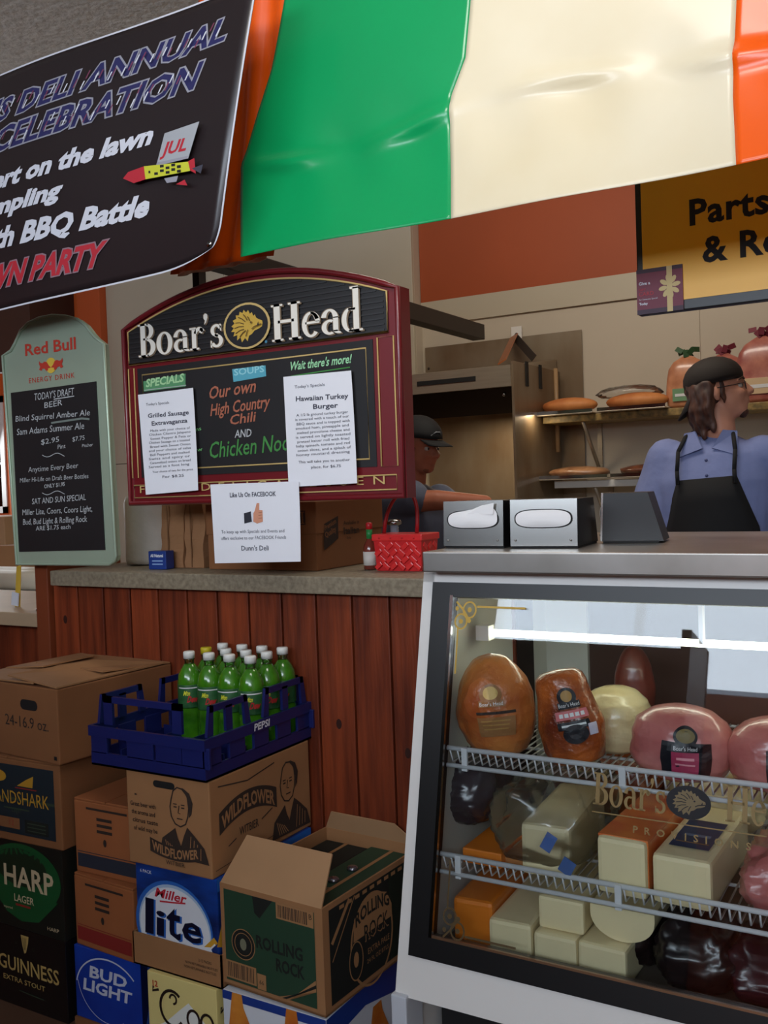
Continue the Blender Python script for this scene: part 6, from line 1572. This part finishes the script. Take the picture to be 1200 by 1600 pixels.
# keep the upper part of the cap dome only
vv = b.v; inv = HM.inverted()
kf = [f for f in b.f if all((inv@vv[i]).z > .024-.48*max(0, -(inv@vv[i]).x-.01) for i in f)]
b.f = kf; b.m = [0]*len(kf); b.sm = [True]*len(kf); o_ = b.build('cap', m1); so = o_.modifiers.new('t', 'SOLIDIFY'); so.thickness = .004; so.offset = 1
b = MB(); pts = []
for k in range(13):
    a = math.radians(-62+124*k/12); pts.append((math.cos(a), math.sin(a)))
vs = [T(-.070-.035*c, .070*s_, .018-.012*c) for c, s_ in pts]+[T(-.080-.085*c, .068*s_, -.030-.045*c) for c, s_ in pts]
b.add(vs, [(k, k+1, 14+k, 13+k) for k in range(12)], M_cap, True); o_ = b.build('cap_brim', m1); so = o_.modifiers.new('t', 'SOLIDIFY'); so.thickness = .004
b = MB()
for s_ in (-1, 1):
    pts = [T(.094, s_*.032+.020*math.cos(a), -.003+.016*math.sin(a)) for a in [2*math.pi*k/14 for k in range(14)]]; b2 = MB().tube(pts, .0014, M_inkd, 6, closed=True); b2.build('glasses_rim', m1)
    MB().tube([T(.092, s_*.052, .002), T(0, s_*.082, .004)], .0015, M_inkd, 6).build('glasses_temple', m1)

# cook with the black cap, bending over the prep table behind the maroon board
QX, QY = -1.985, 3.62
m2 = thing('person', 'man in black cap and grey shirt leaning over the prep table behind the maroon board', 'person', (QX, QY, 0), world=True)
hc_ = at(655, 697, y=3.60)
HM = Matrix.Translation((hc_.x, 3.60, hc_.z))@Matrix.Rotation(math.radians(-16), 4, 'Z')@Matrix.Rotation(math.radians(10), 4, 'Y')
T = lambda x, y, z: HM@Vector((x, y, z)); RC = HM.to_3x3()
b = MB(); head(b, HM)
SX, SYY, SZ = hc_.x-.07, 3.62, 1.36
limb(b, [T(-.02, 0, -.07), (SX+.02, SYY, SZ+.06), (SX-.01, SYY, SZ-.02)], [.056, .060, .09])
YW = math.radians(62)
torso(b, [((SX, SYY, SZ+.03), .07, .07, YW), ((SX-.01, SYY, SZ-.01), .17, .10, YW), ((SX-.03, SYY, SZ-.12), .185, .12, YW), ((SX-.06, SYY, SZ-.30), .165, .115, YW), ((SX-.08, SYY, SZ-.45), .17, .12, YW)])
du = Vector((math.cos(YW), math.sin(YW), 0)); S1 = Vector((SX-.01, SYY, SZ-.03))-du*.19; S2 = Vector((SX-.01, SYY, SZ-.03))+du*.19
E1 = Vector((S1.x+.14, S1.y+.03, SZ-.22)); W1 = at(752, 776, y=3.66); W1 = Vector((W1.x+.02, 3.70, 1.15)); 
A1 = at(690, 770, y=3.52); A2 = at(755, 782, y=3.62)
limb(b, [S1, A1+Vector((-.02, 0, -.03)), A2+Vector((0, .02, -.01))], [.058, .043, .032]); E2 = Vector((S2.x+.16, S2.y, SZ-.20)); limb(b, [S2, E2, (E2.x+.20, E2.y-.10, SZ-.22)], [.058, .042, .030])
hand(b, A2+Vector((0, .02, -.01)), (.9, .2, -.35), (.1, -.2, -1), side=1); hand(b, (E2.x+.20, E2.y-.10, SZ-.22), (.9, -.2, -.3), (.1, 0, -1), side=-1)
for s_ in (-1, 1): limb(b, [(SX-.09+s_*.04, SYY+s_*.08, .92), (SX-.06+s_*.04, SYY+s_*.09, .50), (SX-.08+s_*.04, SYY+s_*.09, .09)], [.088, .058, .042]); limb(b, [(SX-.08+s_*.04, SYY+s_*.09, .05), (SX+.08+s_*.04, SYY+s_*.09, .035)], [.042, .034])
voxel_mesh(b, 'body', M_skin2, m2, .0075, 3); eyes(m2, HM, MATS['iris_brown'])
b = MB()
torso(b, [((SX, SYY, SZ+.05), .072, .072, YW), ((SX, SYY, SZ+.02), .13, .095, YW), ((SX-.01, SYY, SZ-.02), .20, .12, YW), ((SX-.03, SYY, SZ-.12), .215, .14, YW), ((SX-.06, SYY, SZ-.30), .20, .135, YW), ((SX-.08, SYY, SZ-.50), .20, .14, YW)])
limb(b, [S1+du*.02, S1.lerp(A1, .6)], [.078, .075]); limb(b, [S2-du*.02, S2.lerp(E2, .8)], [.078, .075])
voxel_mesh(b, 'shirt', M_tee, m2, .010, 3, noise_amp=.010, noise_s=9)
b = MB(); b.ball(T(-.024, 0, .0), (.092, .083, .080), None, 20, rot=RC); voxel_mesh(b, 'hair', M_hair, m2, .006, 2, noise_amp=.004, noise_s=45)
b = MB(); b.ball(T(.060, 0, -.088), (.024, .034, .020), None, 12, rot=RC); voxel_mesh(b, 'beard_stubble', mat('stubble', (128, 78, 58), .8), m2, .004, 2)
b = MB(); b.ball(T(-.008, 0, .040), (.108, .088, .088), M_cap2, 24, rot=RC); vv = b.v; inv = HM.inverted()
kf = [f for f in b.f if all((inv@vv[i]).z > .028 for i in f)]; b.f = kf; b.m = [0]*len(kf); b.sm = [True]*len(kf); o_ = b.build('cap', m2); so = o_.modifiers.new('t', 'SOLIDIFY'); so.thickness = .004; so.offset = 1
pts = [(math.cos(math.radians(-66+132*k/12)), math.sin(math.radians(-66+132*k/12))) for k in range(13)]
b = MB(); b.add([T(.045+.050*c, .074*s_, .036) for c, s_ in pts]+[T(.070+.105*c, .070*s_, .022-.006*abs(s_)) for c, s_ in pts], [(k, k+1, 14+k, 13+k) for k in range(12)], M_cap2, True); o_ = b.build('cap_brim', m2); so = o_.modifiers.new('t', 'SOLIDIFY'); so.thickness = .004
b = MB(); c = T(.095, -.012, .065); n_ = (RC@Vector((1, -.1, .35))).normalized()
b = MB(); b.tube([T(.088+.004, -.035, .055), T(.100, -.012, .070), T(.100, .012, .070), T(.092, .03, .055)], .003, mat('cap_emblem_grey', (130, 134, 140), .6), 6, closed=True); b.build('cap_emblem', m2)

# ---------------------------------------------------------------- far left: dining side seen past the green headed board
sb = thing('side_counter', 'pale wooden side counter board at the left edge below the green headed board', 'counter', (-3.2, 2.2, .93), world=True)
q1 = at(83, 982, y=2.20)
zt_ = at(40, 958, y=2.20).z
MB().box((-5.2, 2.20, q1.z), (q1.x, 2.75, zt_), mat('pale_board', (176, 150, 120), .6, var=.06, scale=6), bev=.004).build('counter_board', sb)
MB().box((-5.1, 2.26, 0), (q1.x-.05, 2.70, q1.z), M_wood).build('counter_base', sb)
q = at(62, 958, y=2.24); st = thing('table_stand', 'small black stand on the pale side counter board', 'stand', (q.x, 2.28, zt_+.001)); MB().lathe([(.042, 0), (.044, .006), (.02, .012), (.02, .055), (.024, .062)], M_black, 18).build('stand', st)
q = at(20, 955, y=2.30)
tp = thing('folded_ruler', 'yellow strip with a white tag leaning at the left edge', 'strip', (q.x, 2.32, zt_+.001)); a = at(15, 955, y=2.32)-Vector((q.x, 2.32, zt_+.001)); c = at(29, 884, y=2.40)-Vector((q.x, 2.32, zt_+.001))
b = MB(); s_ = Vector((.012, 0, .004)); b.slab([(-.014, 0, 0), (.014, 0, 0), c+s_, c-s_], .003, mat('ruler_yellow', (206, 170, 60), .5)); b.build('strip', tp)
MB().box((-.022, -.006, .004), (.014, -.002, .052), mat('tag_pale', (210, 214, 224), .6), rot=Matrix.Rotation(.15, 3, 'Y')).build('tag', tp)
tb = thing('dining_table', 'white topped table with bright paper rolls in the dining room', 'table', (-4.4, 3.5, 0), world=True)
MB().box((-6.6, 3.0, .93), (-3.4, 4.3, .96), mat('white_table', (206, 206, 206), .3), bev=.004).build('table_top', tb)
for x in (-6.5, -3.5):
    for y in (3.1, 4.2): MB().tube([(x, y, 0), (x, y, .93)], .025, M_steel, 8).build('leg', tb)
def boxthing(label, cat, name, x, y, z, w, d, h, rz, m_):
    t_ = thing(name, label, cat, (x, y, z+.001), rz); MB().box((-w/2, -d/2, 0), (w/2, d/2, h), m_, bev=.006).build('body', t_); MB().box((-w/2-.002, -d/2-.002, h-.03), (w/2+.002, d/2+.002, h-.006), m_).build('lid_band', t_)
q = at(12, 850, y=3.3); boxthing('tan cardboard box on the white table at the left edge', 'box', 'storage_box', q.x-.15, 3.62, .96, .35, .3, .19, .1, M_kraft)
q = at(8, 820, y=4.0); boxthing('large tan box behind the tan cardboard box by the bright window', 'box', 'storage_box', q.x, 4.0, .96, .5, .4, .34, 0, M_kraftin)
for k, (px, y, z, l_) in enumerate(((60, 3.10, .96, 'front'), (66, 3.25, .96, 'rear'))):
    q = at(px, 930, y=y); t_ = thing('paper_roll', 'pale cream paper roll lying on the white table, %s one of two' % l_, 'paper roll', (q.x, y, z+.001), 0)
    MB().tube([(-.35, 0, .05), (.25, .02, .05)], .048, mat('cream_roll', (216, 204, 180), .6), 16).build('roll', t_)
q = at(20, 925, y=2.9); t_ = thing('rolled_mat', 'dark brown rolled mat at the left edge behind the yellow strip', 'mat', (q.x, 2.5, zt_+.001)); MB().tube([(-.2, 0, .035), (.12, .0, .035)], .033, M_kink, 14).build('roll', t_)
